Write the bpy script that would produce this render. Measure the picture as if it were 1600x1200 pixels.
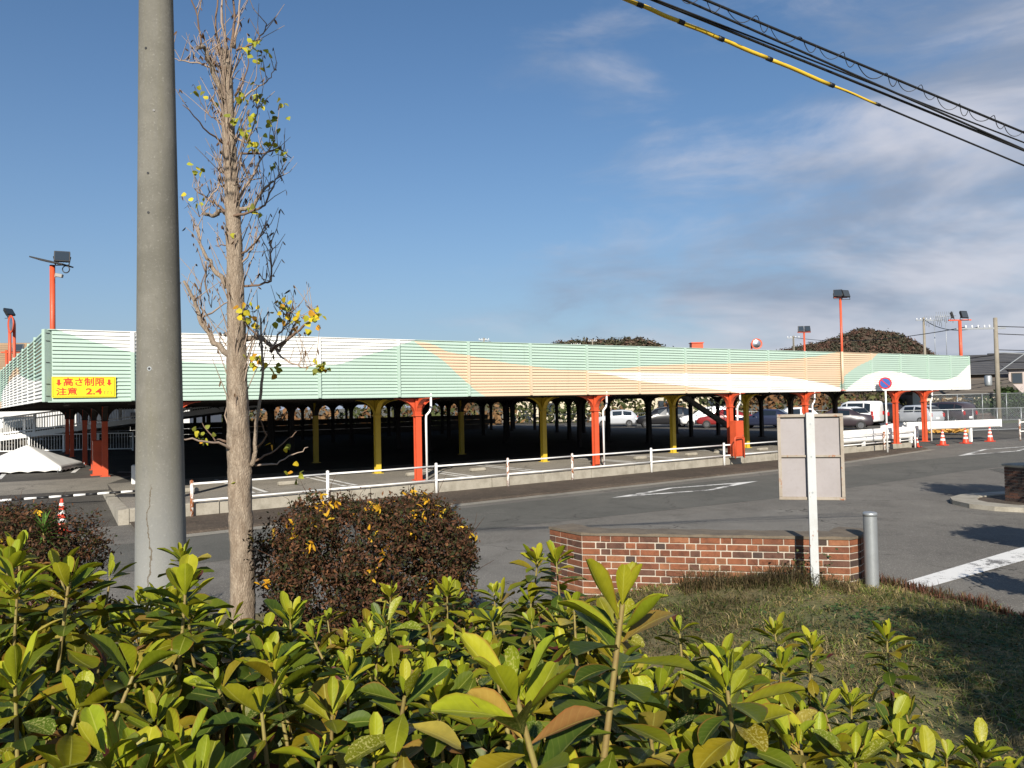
import bpy, bmesh, math, random
import numpy as np
from mathutils import Vector, Matrix, Euler

for o in list(bpy.data.objects):
    bpy.data.objects.remove(o)
SC = bpy.context.scene
COL = SC.collection
R = math.radians

# ------------------------------------------------------------------ camera, sky, sun, exposure
EYE = Vector((0, 0, 2.2))
PITCH, ROLL = R(1.53), R(1.2)
fw = Vector((0, math.cos(PITCH), math.sin(PITCH)))
r0 = Vector((1, 0, 0)); u0 = Vector((0, -math.sin(PITCH), math.cos(PITCH)))
cx = r0*math.cos(ROLL) - u0*math.sin(ROLL)
cy = r0*math.sin(ROLL) + u0*math.cos(ROLL)
cam_d = bpy.data.cameras.new('camera'); cam = bpy.data.objects.new('camera', cam_d); COL.objects.link(cam)
cam_d.sensor_fit = 'HORIZONTAL'; cam_d.sensor_width = 36; cam_d.lens = 36*1200/1600
cam_d.clip_start = .05; cam_d.clip_end = 6000
m = Matrix((cx, cy, -fw)).transposed().to_4x4(); m.translation = EYE
cam.matrix_world = m
SC.camera = cam

SUN_EL, SUN_AZ = R(28), R(3)            # azimuth: degrees to the left of straight behind the camera
to_sun = Vector((-math.sin(SUN_AZ)*math.cos(SUN_EL), -math.cos(SUN_AZ)*math.cos(SUN_EL), math.sin(SUN_EL)))
sd = bpy.data.lights.new('sun', 'SUN'); sun = bpy.data.objects.new('sun', sd); COL.objects.link(sun)
sd.energy = 5.0; sd.angle = R(.53); sd.color = (1, .93, .82)
sun.rotation_euler = to_sun.to_track_quat('Z', 'Y').to_euler()

W = bpy.data.worlds.new('World'); SC.world = W; W.use_nodes = True
nt = W.node_tree; nt.nodes.clear()
CLX, CLY = 5, 2
def wn(t, **k):
    n = nt.nodes.new(t)
    for a, b in k.items(): setattr(n, a, b)
    return n
def wl(a, b): nt.links.new(a, b)
def wmath(op, a, b=None, c=None, clamp=False):
    n = wn('ShaderNodeMath', operation=op, use_clamp=clamp)
    for i, v in enumerate((a, b, c)):
        if v is None: continue
        if isinstance(v, (int, float)): n.inputs[i].default_value = v
        else: wl(v, n.inputs[i])
    return n.outputs[0]
sky = wn('ShaderNodeTexSky', sky_type='NISHITA', sun_disc=False)
sky.sun_elevation = SUN_EL; sky.sun_rotation = math.pi + SUN_AZ
sky.air_density = 1.2; sky.dust_density = .35; sky.ozone_density = 3.0; sky.altitude = 20
tc = wn('ShaderNodeTexCoord'); sep = wn('ShaderNodeSeparateXYZ'); wl(tc.outputs['Generated'], sep.inputs[0])
def wmix(f, a, b, mode='MIX'):
    n = wn('ShaderNodeMix', data_type='RGBA', blend_type=mode)
    for i, v in ((0, f), (6, a), (7, b)):
        if isinstance(v, (int, float)): n.inputs[i].default_value = v
        elif isinstance(v, tuple): n.inputs[i].default_value = (*v, 1)
        else: wl(v, n.inputs[i])
    return n.outputs[2]
def wramp(v, a, b, lo=0., hi=1.):
    n = wn('ShaderNodeMapRange'); n.interpolation_type = 'SMOOTHSTEP'; wl(v, n.inputs[0])
    for i, q in enumerate((a, b, lo, hi)): n.inputs[1+i].default_value = q
    return n.outputs[0]
def wnoise(scale, stretch, loc, detail=6, rough=.55, dist=.3):
    mp = wn('ShaderNodeMapping'); wl(tc.outputs['Generated'], mp.inputs[0]); mp.inputs['Scale'].default_value = stretch; mp.inputs['Location'].default_value = loc; mp.inputs['Rotation'].default_value = (0, R(14), 0)
    n = wn('ShaderNodeTexNoise'); wl(mp.outputs[0], n.inputs['Vector']); n.inputs['Scale'].default_value = scale; n.inputs['Detail'].default_value = detail; n.inputs['Roughness'].default_value = rough; n.inputs['Distortion'].default_value = dist
    return n.outputs[0]
elev = wmath('MAXIMUM', sep.outputs[2], 0.0)
clear = wmix(1., sky.outputs[0], (.70, 1.0, 1.24), 'MULTIPLY')
# grey-blue ground haze, the same all round the horizon
clear = wmix(wmath('MULTIPLY', wmath('POWER', 2.718, wmath('MULTIPLY', elev, -5.6)), .93), clear, (5.0, 5.8, 7.6))
# a bank of soft cloud that lies to the east of the place and thins out towards the west
bias = wmath('ADD', wmath('MULTIPLY', sep.outputs[0], .42), wmath('MULTIPLY', sep.outputs[2], -.34))
c1 = wnoise(2.0, (1, 1, 2.6), (CLX, CLY, .3)); c2 = wnoise(5.5, (1, 1, 2.8), (CLY, CLX, 1.3), 7, .6, .5)
cov = wmath('ADD', wmath('ADD', wmath('MULTIPLY', c1, .62), wmath('MULTIPLY', c2, .38)), bias)
cm = wramp(cov, .43, .70, 0, .88)
ccol = wmix(wramp(wnoise(2.6, (1, 1, 3.4), (CLX+4, 2.2, CLY), 5, .55, .4), .38, .64), (3.6, 4.3, 5.7), (8.2, 8.3, 9.2))
skycol = wmix(cm, clear, ccol)
mx = None
bg = wn('ShaderNodeBackground'); wl(skycol, bg.inputs[0]); bg.inputs[1].default_value = .056
wo = wn('ShaderNodeOutputWorld'); wl(bg.outputs[0], wo.inputs[0])

SC.view_settings.view_transform = 'Standard'; SC.view_settings.look = 'None'
SC.view_settings.exposure = 0.52; SC.view_settings.gamma = 1; SC.view_settings.use_curve_mapping = False
SC.render.film_transparent = False

# ------------------------------------------------------------------ helpers
RNG = random.Random(7)
NPR = np.random.default_rng(11)

class MB:
    """collects faces, then builds ONE mesh object"""
    def __init__(s): s.v = []; s.f = []; s.m = []; s.sm = []
    def add(s, vs, fs, mi=0, smooth=False):
        b = len(s.v); s.v += [tuple(v) for v in vs]
        for f in fs: s.f.append(tuple(i+b for i in f)); s.m.append(mi); s.sm.append(smooth)
    def box(s, c, d, mi=0, rz=0, rot=None, bev=0):
        x, y, z = d[0]/2, d[1]/2, d[2]/2
        M = rot if rot is not None else Matrix.Rotation(rz, 3, 'Z')
        if bev <= 0:
            vs = [(-x,-y,-z),(x,-y,-z),(x,y,-z),(-x,y,-z),(-x,-y,z),(x,-y,z),(x,y,z),(-x,y,z)]
            fs = [(3,2,1,0),(4,5,6,7),(0,1,5,4),(1,2,6,5),(2,3,7,6),(3,0,4,7)]
        else:
            b = min(bev, x*.9, y*.9, z*.9)
            vs = []
            for zz, ins in ((-z, b), (-z+b, 0), (z-b, 0), (z, b)):
                for px, py in ((-1,-1),(1,-1),(1,1),(-1,1)): vs.append((px*(x-ins), py*(y-ins), zz))
            fs = [(3,2,1,0),(12,13,14,15)]
            for k in range(3):
                for j in range(4): fs.append((k*4+j, k*4+(j+1)%4, k*4+4+(j+1)%4, k*4+4+j))
        C = Vector(c)
        s.add([C + M @ Vector(v) for v in vs], fs, mi)
        return s
    def beam(s, a, b, w, h, mi=0):
        a, b = Vector(a), Vector(b); d = b-a; L = d.length
        q = d.to_track_quat('X', 'Z').to_matrix()
        return s.box((a+b)/2, (L, w, h), mi, rot=q)
    def tube(s, pts, rad, n=8, mi=0, cap=True, smooth=True):
        pts = [Vector(p) for p in pts]
        rad = rad if isinstance(rad, (list, tuple)) else [rad]*len(pts)
        vs = []; fs = []
        ref = None
        for i, p in enumerate(pts):
            t = (pts[min(i+1, len(pts)-1)] - pts[max(i-1, 0)])
            t = t.normalized() if t.length > 1e-9 else Vector((0,0,1))
            if ref is None: ref = t.orthogonal().normalized()
            ref = (ref - t*ref.dot(t)); ref = ref.normalized() if ref.length > 1e-6 else t.orthogonal().normalized()
            bi = t.cross(ref)
            for k in range(n):
                a = 2*math.pi*k/n
                vs.append(p + (ref*math.cos(a) + bi*math.sin(a))*rad[i])
        for i in range(len(pts)-1):
            for k in range(n): fs.append((i*n+k, i*n+(k+1)%n, (i+1)*n+(k+1)%n, (i+1)*n+k))
        s.add(vs, fs, mi, smooth)
        if cap:
            b = len(s.v) - len(vs)
            s.f.append(tuple(b+k for k in range(n))[::-1]); s.m.append(mi); s.sm.append(False)
            e = b + (len(pts)-1)*n
            s.f.append(tuple(e+k for k in range(n))); s.m.append(mi); s.sm.append(False)
        return s
    def lathe(s, prof, n=16, c=(0,0,0), mi=0, smooth=True, cap=True):
        vs = []; fs = []
        for r_, z in prof:
            for k in range(n):
                a = 2*math.pi*k/n; vs.append((c[0]+r_*math.cos(a), c[1]+r_*math.sin(a), c[2]+z))
        for i in range(len(prof)-1):
            for k in range(n): fs.append((i*n+k, i*n+(k+1)%n, (i+1)*n+(k+1)%n, (i+1)*n+k))
        s.add(vs, fs, mi, smooth)
        if cap:
            b = len(s.v)-len(vs)
            s.f.append(tuple(b+k for k in range(n))[::-1]); s.m.append(mi); s.sm.append(False)
            e = b+(len(prof)-1)*n
            s.f.append(tuple(e+k for k in range(n))); s.m.append(mi); s.sm.append(False)
        return s
    def prism(s, poly, h, M=None, mi=0):
        """2D polygon (x,z) extruded along y by h (centred), placed by matrix M"""
        M = M or Matrix.Identity(4); n = len(poly)
        vs = [M @ Vector((x, -h/2, z)) for x, z in poly] + [M @ Vector((x, h/2, z)) for x, z in poly]
        fs = [tuple(range(n)), tuple(range(2*n-1, n-1, -1))] + [(i, n+i, n+(i+1)%n, (i+1)%n) for i in range(n)]
        s.add(vs, fs, mi); return s
    def slab(s, poly, z0, z1, mi=0):
        n = len(poly)
        a = sum(poly[i][0]*poly[(i+1)%n][1]-poly[(i+1)%n][0]*poly[i][1] for i in range(n))
        if a < 0: poly = poly[::-1]
        vs = [(x, y, z0) for x, y in poly]+[(x, y, z1) for x, y in poly]
        fs = [tuple(range(n))[::-1], tuple(range(n, 2*n))]+[(i, (i+1)%n, n+(i+1)%n, n+i) for i in range(n)]
        s.add(vs, fs, mi); return s
    def mesh(s, name, mats):
        me = bpy.data.meshes.new(name); me.from_pydata(s.v, [], s.f)
        for mt in (mats if isinstance(mats, (list, tuple)) else [mats]): me.materials.append(mt)
        me.polygons.foreach_set('material_index', s.m); me.polygons.foreach_set('use_smooth', s.sm)
        me.update(); return me
    def build(s, name, mats, parent=None, loc=None, rz=0):
        return link(name, s.mesh(name, mats), parent, loc, rz)

def link(name, data, parent=None, loc=None, rz=0):
    o = bpy.data.objects.new(name, data); COL.objects.link(o)
    if parent is not None: o.parent = parent
    if loc is not None: o.location = loc
    if rz: o.rotation_euler = (0, 0, rz)
    return o
def tag(o, label=None, cat=None, group=None, kind=None):
    if label: o['label'] = label
    if cat: o['category'] = cat
    if group: o['group'] = group
    if kind: o['kind'] = kind
    return o
def empty(name, loc=(0,0,0), rz=0, label=None, cat=None, group=None):
    o = bpy.data.objects.new(name, None); COL.objects.link(o); o.location = loc; o.rotation_euler = (0,0,rz)
    o.empty_display_size = .1
    return tag(o, label, cat, group)
def copy_tree(o, parent=None):
    c = o.copy(); COL.objects.link(c); c.parent = parent
    for ch in [x for x in bpy.data.objects if x.parent == o]: copy_tree(ch, c)
    return c

# ------------------------------------------------------------------ materials
class NT:
    def __init__(s, name):
        s.m = bpy.data.materials.new(name); s.m.use_nodes = True; s.t = s.m.node_tree
        s.b = s.t.nodes['Principled BSDF']; s.out = s.t.nodes['Material Output']
    def n(s, t, **k):
        x = s.t.nodes.new(t)
        for a, b in k.items(): setattr(x, a, b)
        return x
    def l(s, a, b): s.t.links.new(a, b)
    def math(s, op, a, b=None, c=None, clamp=False):
        x = s.n('ShaderNodeMath', operation=op, use_clamp=clamp)
        for i, v in enumerate((a, b, c)):
            if v is None: continue
            if isinstance(v, (int, float)): x.inputs[i].default_value = v
            else: s.l(v, x.inputs[i])
        return x.outputs[0]
    def noise(s, vec, scale, detail=4, rough=.55, dist=0):
        x = s.n('ShaderNodeTexNoise'); s.l(vec, x.inputs['Vector'])
        x.inputs['Scale'].default_value = scale; x.inputs['Detail'].default_value = detail
        x.inputs['Roughness'].default_value = rough; x.inputs['Distortion'].default_value = dist
        return x.outputs[0]
    def ramp(s, v, a, b, lo=0., hi=1.):
        x = s.n('ShaderNodeMapRange'); x.interpolation_type = 'SMOOTHSTEP'; s.l(v, x.inputs[0])
        for i, q in enumerate((a, b, lo, hi)): x.inputs[1+i].default_value = q
        return x.outputs[0]
    def mix(s, f, a, b, mode='MIX'):
        x = s.n('ShaderNodeMix', data_type='RGBA', blend_type=mode)
        for i, v in ((0, f), (6, a), (7, b)):
            if isinstance(v, (int, float)): x.inputs[i].default_value = v
            elif isinstance(v, tuple): x.inputs[i].default_value = (*v[:3], 1)
            else: s.l(v, x.inputs[i])
        return x.outputs[2]
    def bump(s, h, strength=.3, dist=.01):
        x = s.n('ShaderNodeBump'); x.inputs['Strength'].default_value = strength; x.inputs['Distance'].default_value = dist
        s.l(h, x.inputs['Height']); s.l(x.outputs[0], s.b.inputs['Normal'])
    def coord(s, kind='Object', obj=None):
        x = s.n('ShaderNodeTexCoord')
        if obj: x.object = obj
        return x.outputs[kind]
    def pos(s): return s.n('ShaderNodeNewGeometry').outputs['Position']
    def base(s, c):
        if isinstance(c, tuple): s.b.inputs['Base Color'].default_value = (*c[:3], 1)
        else: s.l(c, s.b.inputs['Base Color'])
    def rough(s, r_):
        if isinstance(r_, (int, float)): s.b.inputs['Roughness'].default_value = r_
        else: s.l(r_, s.b.inputs['Roughness'])

def paint(name, col, rough=.45, dirt=.25, dcol=None, scale=3., rust=0., metal=0., spec=.5, bump=.05):
    """paint or plain matter with blotchy wear; rust>0 adds rust patches"""
    t = NT(name); p = t.pos()
    n1 = t.noise(p, scale, 5, .6); n2 = t.noise(p, scale*9, 3, .6)
    f = t.ramp(n1, .35, .75, 0, dirt)
    dc = dcol or tuple(x*.45+.01 for x in col)
    c = t.mix(f, col, dc)
    c = t.mix(t.ramp(n2, .45, .8, 0, dirt*.6), c, dc)
    if rust:
        mpr = t.n('ShaderNodeMapping'); t.l(p, mpr.inputs[0]); mpr.inputs['Scale'].default_value = (1,1,.45); n3 = t.noise(mpr.outputs[0], scale*1.9, 7, .72, .5)
        c = t.mix(t.ramp(n3, .66-rust*.3, .72-rust*.3), c, (.26, .085, .025))
    t.base(c); t.rough(t.ramp(n2, .2, .8, rough*.85, min(1, rough*1.2)))
    t.b.inputs['Metallic'].default_value = metal; t.b.inputs['Specular IOR Level'].default_value = spec
    if bump: t.bump(n2, bump, .004)
    return t.m

M = {}
M['white_pipe'] = paint('white_pipe', (.80,.79,.76), .4, .15, (.5,.45,.38), 5)
M['white_rusty'] = paint('white_rusty', (.74,.72,.68), .5, .3, (.42,.36,.3), 5, rust=.62)
M['white_paint'] = paint('white_paint', (.80,.80,.78), .45, .15, (.55,.53,.5))
M['red_steel'] = paint('red_steel', (.60,.088,.03), .48, .4, (.36,.05,.02), 3)
M['yellow_steel'] = paint('yellow_steel', (.60,.43,.035), .45, .25, (.36,.25,.03), 3)
M['dark_shade_steel'] = paint('dark_shade_steel', (.035,.028,.024), .7, .3, (.02,.017,.015), 2)  # near-black colour stands in for deep shade on underside, inner columns, brackets
M['black'] = paint('black', (.012,.012,.013), .45, .2, (.03,.03,.03))
M['galv'] = paint('galv', (.36,.38,.39), .45, .3, (.24,.25,.25), 8, metal=.55)
M['grey_steel'] = paint('grey_steel', (.30,.29,.27), .5, .3, None, 6, rust=.2)
M['rubber'] = paint('rubber', (.02,.02,.02), .8, .2)
M['chrome'] = paint('chrome', (.6,.6,.62), .2, .1, None, 4, metal=1)
M['cone_red'] = paint('cone_red', (.72,.055,.02), .45, .2, (.45,.06,.03), 9)
M['cone_band'] = paint('cone_band', (.82,.8,.76), .5, .3, (.5,.47,.42), 9)
M['plate_back'] = paint('plate_back', (.30,.275,.275), .55, .4, (.22,.195,.185), 3)
M['soil'] = paint('soil', (.085,.06,.038), .95, .5, (.04,.03,.02), 6, bump=.6)
M['kerb_stone'] = paint('kerb_stone', (.36,.33,.27), .85, .6, (.16,.14,.105), 3.2, bump=.5)
M['twig'] = paint('twig', (.16,.10,.065), .8, .4, (.07,.045,.03), 20)
M['twig_pale'] = paint('twig_pale', (.33,.25,.19), .8, .4, (.16,.11,.085), 16)
M['bush_stem'] = paint('bush_stem', (.10,.05,.03), .9, .4, (.04,.022,.015), 20, spec=.1)
M['hedge_stem'] = paint('hedge_stem', (.24,.20,.055), .65, .5, (.15,.06,.03), 22)

def glass(name, col=(.012,.016,.02)):
    t = NT(name); t.base(col); t.rough(.06); t.b.inputs['Specular IOR Level'].default_value = .8; return t.m
M['glass'] = glass('car_glass')
M['win'] = glass('window_glass', (.03,.04,.05))
def carpaint(name, col):
    t = NT(name); n = t.noise(t.pos(), 2.5, 4); t.base(t.mix(t.ramp(n,.4,.8,0,.25), col, tuple(c*.7 for c in col)))
    t.rough(.28); t.b.inputs['Coat Weight'].default_value = .6; t.b.inputs['Coat Roughness'].default_value = .08; return t.m
for k, c in dict(cp_white=(.78,.78,.77), cp_silver=(.42,.44,.47), cp_black=(.012,.012,.014), cp_navy=(.02,.025,.05), cp_dark=(.04,.03,.035), cp_red=(.22,.02,.02)).items(): M[k] = carpaint(k, c)
M['lamp_red'] = paint('lamp_red', (.4,.01,.01), .25, .05)
M['lamp_clear'] = paint('lamp_clear', (.7,.72,.74), .15, .05)

def asphalt(name, a, b, sc=1., patch=True):
    t = NT(name); p = t.pos()
    ag = t.noise(p, 48*sc, 5, .8); big = t.noise(p, .28, 5, .65, .6); mid = t.noise(p, 1.3, 6, .65, .3)
    c = t.mix(t.ramp(big, .3, .7), a, b)
    c = t.mix(t.ramp(mid, .48, .68, 0, .55), c, tuple(x*.68 for x in a)); c = t.mix(t.ramp(mid, .42, .28, 0, .35), c, tuple(min(1, x*1.35) for x in b))
    c = t.mix(t.ramp(ag, .54, .70, 0, .95), c, tuple(min(1, x*2.8) for x in b))
    c = t.mix(t.ramp(ag, .46, .28, 0, .7), c, tuple(x*.35 for x in a))
    vor = t.n('ShaderNodeTexVoronoi', feature='DISTANCE_TO_EDGE')
    wv = t.n('ShaderNodeVectorMath', operation='ADD'); t.l(p, wv.inputs[0])
    nz = t.n('ShaderNodeTexNoise'); t.l(p, nz.inputs['Vector']); nz.inputs['Scale'].default_value = 1.4; nz.inputs['Detail'].default_value = 5
    t.l(nz.outputs['Color'], wv.inputs[1]); t.l(wv.outputs[0], vor.inputs['Vector']); vor.inputs['Scale'].default_value = .28
    crack = t.ramp(vor.outputs['Distance'], .0, .006, 1, 0)
    crack = t.math('MULTIPLY', crack, t.ramp(big, .45, .55))
    c = t.mix(t.math('MULTIPLY', crack, .8), c, (.015,.014,.013))
    t.base(c); t.rough(.9); t.b.inputs['Specular IOR Level'].default_value = .25
    t.bump(ag, .55, .006); return t.m
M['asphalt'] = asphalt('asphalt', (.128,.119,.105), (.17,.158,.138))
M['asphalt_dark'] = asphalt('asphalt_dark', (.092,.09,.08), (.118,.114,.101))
M['lot_asphalt_shaded'] = asphalt('lot_asphalt_shaded', (.065,.06,.054), (.095,.088,.076), .8)  # darkened so the ground under the deck carries its shade in the colour
M['apron_lit'] = asphalt('apron_lit', (.19,.175,.15), (.27,.245,.205), .8)  # paler concrete tone, with the sunlight on the front strip in its colour
M['gutter'] = asphalt('gutter', (.22,.205,.175), (.28,.26,.22), 1.)
M['strip_dirt'] = asphalt('strip_dirt', (.06,.047,.036), (.10,.077,.058), .5)

def road_paint(name, wear=.5):
    t = NT(name); p = t.pos()
    n1 = t.noise(p, 1.3, 5, .65); ag = t.noise(p, 60, 4, .75); md = t.noise(p, 9, 5, .7)
    w = t.math('ADD', t.math('MULTIPLY', n1, .5), t.math('ADD', t.math('MULTIPLY', ag, .3), t.math('MULTIPLY', md, .3)))
    f = t.ramp(w, .66-wear*.22, .72-wear*.18)
    t.base(t.mix(f, (.72,.71,.68), (.11,.105,.1))); t.rough(.8); t.bump(ag, .4, .004); return t.m
M['road_paint'] = road_paint('road_paint', .42)
M['road_paint_worn'] = road_paint('road_paint_worn', .62)

def leaf_mat(name, rough=.36, trans=.25, veins=True, spec=.5):
    """colour from the vertex attribute col (rgb); uv attribute st: s along, t across (-1..1), r seed"""
    t = NT(name)
    a = t.n('ShaderNodeAttribute', attribute_name='col'); c = a.outputs['Color']
    p = t.pos()
    c = t.mix(t.ramp(t.noise(p, 60, 3), .35, .75, 0, .35), c, t.mix(1., c, (.55,.6,.5), 'MULTIPLY'))
    if veins:
        st = t.n('ShaderNodeAttribute', attribute_name='st'); sp = t.n('ShaderNodeSeparateXYZ'); t.l(st.outputs['Vector'], sp.inputs[0])
        s_, w_, sd_ = sp.outputs
        aw = t.math('ABSOLUTE', w_)
        mid = t.ramp(aw, .0, .085, 1, 0)
        v = t.math('SINE', t.math('MULTIPLY', t.math('SUBTRACT', s_, t.math('MULTIPLY', aw, .22)), 52.))
        sv = t.math('MULTIPLY', t.ramp(v, .82, 1.), .07)
        c = t.mix(t.math('MAXIMUM', t.math('MULTIPLY', mid, .55), sv), c, t.mix(.5, c, (.62,.60,.16)))
        # reddish rim on older leaves, brown dead tips on a few
        rim = t.math('MULTIPLY', t.ramp(aw, .82, 1.), t.ramp(sd_, .5, .6))
        c = t.mix(t.math('MULTIPLY', rim, .6), c, (.22,.075,.02))
        bl = t.math('ADD', t.math('ADD', s_, t.math('MULTIPLY', w_, .35)), t.math('MULTIPLY', t.noise(p, 40, 3), .5))
        dead = t.math('MULTIPLY', t.ramp(bl, .92, .95), t.ramp(sd_, .915, .92))
        c = t.mix(dead, c, (.085,.022,.018))
        sp2 = t.math('MULTIPLY', t.ramp(t.noise(p, 330, 2), .52, .62), t.ramp(sd_, .13, .09))
        c = t.mix(t.math('MULTIPLY', sp2, t.ramp(sd_, .06, .12, .0, .0) if False else .55), c, t.mix(.6, c, (.55,.5,.2)))
        t.bump(t.math('ADD', t.math('MULTIPLY', v, .15), mid), .22, .0012)
    t.base(c); t.rough(rough); t.b.inputs['Specular IOR Level'].default_value = spec
    if trans:
        tr = t.n('ShaderNodeBsdfTranslucent'); t.l(t.mix(1., c, (1.3,1.25,.55), 'MULTIPLY'), tr.inputs[0])
        ms = t.n('ShaderNodeMixShader'); ms.inputs[0].default_value = trans
        t.l(t.b.outputs[0], ms.inputs[1]); t.l(tr.outputs[0], ms.inputs[2]); t.l(ms.outputs[0], t.out.inputs[0])
    return t.m
M['hedge_leaf'] = leaf_mat('hedge_leaf', .46, .13, True, .22)
M['leaf'] = leaf_mat('leaf', .65, .2, False, .15)
M['grass'] = leaf_mat('grass', .7, .2, False, .3)
M['far_foliage'] = leaf_mat('far_foliage', .8, .0, False, .2)

def np_mesh(name, V, Q, mat, col=None, st=None, smooth=True, k=4):
    """numpy mesh: V (n,3), Q (m,k)"""
    me = bpy.data.meshes.new(name); n, q = len(V), len(Q)
    me.vertices.add(n); me.vertices.foreach_set('co', np.ascontiguousarray(V, np.float32).ravel())
    me.loops.add(q*k); me.loops.foreach_set('vertex_index', np.ascontiguousarray(Q, np.int32).ravel())
    me.polygons.add(q); me.polygons.foreach_set('loop_start', np.arange(0, q*k, k, dtype=np.int32))
    me.polygons.foreach_set('loop_total', np.full(q, k, np.int32))
    me.polygons.foreach_set('use_smooth', np.full(q, smooth, bool))
    me.update(calc_edges=True)
    if col is not None:
        a = me.attributes.new('col', 'FLOAT_COLOR', 'POINT')
        a.data.foreach_set('color', np.ascontiguousarray(np.c_[col, np.ones(n)], np.float32).ravel())
    if st is not None:
        a = me.attributes.new('st', 'FLOAT_VECTOR', 'POINT'); a.data.foreach_set('vector', np.ascontiguousarray(st, np.float32).ravel())
    me.materials.append(mat); return me
def unit(a): return a/np.maximum(np.linalg.norm(a, axis=-1, keepdims=True), 1e-9)
def leaf_geo(P, D, Nn, Lg, Wd, bend, fold, nu=6, nw=2, shape='obovate', twist=None):
    """many leaves at once: base P, direction D, upper normal Nn -> (V, Q, st w/o seed)"""
    n = len(P); D = unit(D); S = unit(np.cross(D, Nn)); U = np.cross(S, D)
    us = np.linspace(0, 1, nu+1); ws = np.linspace(-1, 1, 2*nw+1)
    if shape == 'obovate': wid = np.clip(np.sin(np.pi*np.clip(us*.985, 0, 1)**1.7), 0, None)**.62; wid[0] = .06; wid[-1] = .30
    elif shape == 'heart': wid = np.array([.25]+[1-.85*abs(x-.32)**.9*1.25 for x in us[1:]]); wid = np.clip(wid, .03, 1); wid[-1] = .03
    else: wid = np.sin(np.pi*np.clip(us*.94+.05, 0, 1))**.9; wid[0] = .08; wid[-1] = .04
    uu, ww = np.meshgrid(us, ws, indexing='ij'); uu = uu.ravel(); ww = ww.ravel(); wd = np.repeat(wid, len(ws))
    b = np.where(np.abs(bend) < 1e-3, 1e-3, bend)[:, None]
    ax = np.sin(b*uu)/b; az = -(1-np.cos(b*uu))/b
    lat = ww*wd
    lift = fold[:, None]*np.abs(lat) + .06*np.sin(uu*9+P[:, :1]*99)*np.abs(lat)
    V = P[:, None, :] + D[:, None, :]*(ax*Lg[:, None])[..., None] + S[:, None, :]*(lat[None]*Wd[:, None]/2)[..., None] + U[:, None, :]*(az*Lg[:, None] + lift*Wd[:, None]/2)[..., None]
    k = len(ws); base = []
    for i in range(nu):
        for j in range(k-1): base.append((i*k+j, i*k+j+1, (i+1)*k+j+1, (i+1)*k+j))
    base = np.array(base); nv = len(uu)
    Q = (base[None]+(np.arange(n)*nv)[:, None, None]).reshape(-1, 4)
    st = np.stack([np.tile(uu, (n, 1)), np.tile(ww, (n, 1))], -1)
    return V.reshape(-1, 3), Q, st.reshape(-1, 2), nv
# ------------------------------------------------------------------ setting: ground, road, lot
DO = Vector((-10.71, 17.8, 0)); DU = Vector((.8488, .5288, 0)); DV = Vector((-.5288, .8488, 0)); DROT = math.atan2(.5288, .8488)
def DW(s, d, z=0): p = DO + DU*s + DV*d; return (p.x, p.y, z)
RZ = -.34
field = NT('field'); _p = field.pos()
field.base(field.mix(field.noise(_p, .05, 5), (.09,.085,.05), (.13,.12,.09))); field.rough(.95); M['field'] = field.m
def sheet(name, pts, mat, parent=None, kind='structure'):
    mb = MB(); mb.add(pts, [tuple(range(len(pts)))]); o = mb.build(name, mat, parent)
    if parent is None: tag(o, kind=kind)
    return o
def plane_road():
    mb = MB(); mb.add([(-900,-300,RZ-.02),(1100,-300,RZ-.02),(1100,2500,RZ-.02),(-900,2500,RZ-.02)], [(0,1,2,3)])
    return tag(mb.build('ground', M['field']), kind='structure')
plane_road()
sheet('road', [(-60,-20,RZ),(70,-20,RZ),(70,52,RZ),(-60,52,RZ)], M['asphalt'])
# darker resurfaced lane along the far side of the road and a trench reinstatement
def dsheet(name, sd_, z, mat, **k): return sheet(name, [DW(s, d, z) for s, d in sd_], mat, **k)
dsheet('resurfaced_lane', [(-14,-7.2),(6,-7.0),(16,-7.6),(26,-6.9),(40,-7.0),(60,-7.4),(60,-3.1),(36,-3.4),(22,-3.3),(9,-3.9),(-14,-4.6)], RZ+.004, M['asphalt_dark'])
dsheet('trench_patch', [(20.5,-13.2),(21.1,-13.4),(27.8,-7.3),(27.2,-7.1)], RZ+.006, M['asphalt_dark'])
dsheet('asphalt_patch', [(3,-12.6),(12.2,-11.6),(14.5,-9.2),(12.8,-8.2),(5.8,-8.6),(2.2,-9.8)], RZ+.005, asphalt('asphalt_pale', (.145,.136,.12), (.178,.167,.148)))
kerb_d = lambda s: -1.39 + .061*s
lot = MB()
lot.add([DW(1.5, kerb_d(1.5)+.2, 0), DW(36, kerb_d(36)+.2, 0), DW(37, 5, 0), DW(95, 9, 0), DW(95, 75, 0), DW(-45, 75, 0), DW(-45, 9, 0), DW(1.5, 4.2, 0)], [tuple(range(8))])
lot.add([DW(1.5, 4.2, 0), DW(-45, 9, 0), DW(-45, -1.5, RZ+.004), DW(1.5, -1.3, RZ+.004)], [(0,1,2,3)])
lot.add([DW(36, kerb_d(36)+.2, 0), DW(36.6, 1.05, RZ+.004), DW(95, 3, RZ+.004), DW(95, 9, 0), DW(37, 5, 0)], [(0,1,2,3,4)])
tag(lot.build('parking_lot', M['lot_asphalt_shaded']), kind='structure')
dsheet('sunlit_concrete_apron', [(1.5,kerb_d(1.5)+.22),(36,kerb_d(36)+.22),(36.5,4.2),(30,6.2),(1.6,6.2)], .004, M['apron_lit'])
dsheet('entrance_asphalt', [(1.6,6.2),(2.6,9.0),(-9,10.5),(-14,6.0),(1.5,4.2)], .0035, M['apron_lit'])
kerb = tag(empty('kerb'), kind='structure')
S = 1.5; i = 0
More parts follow.
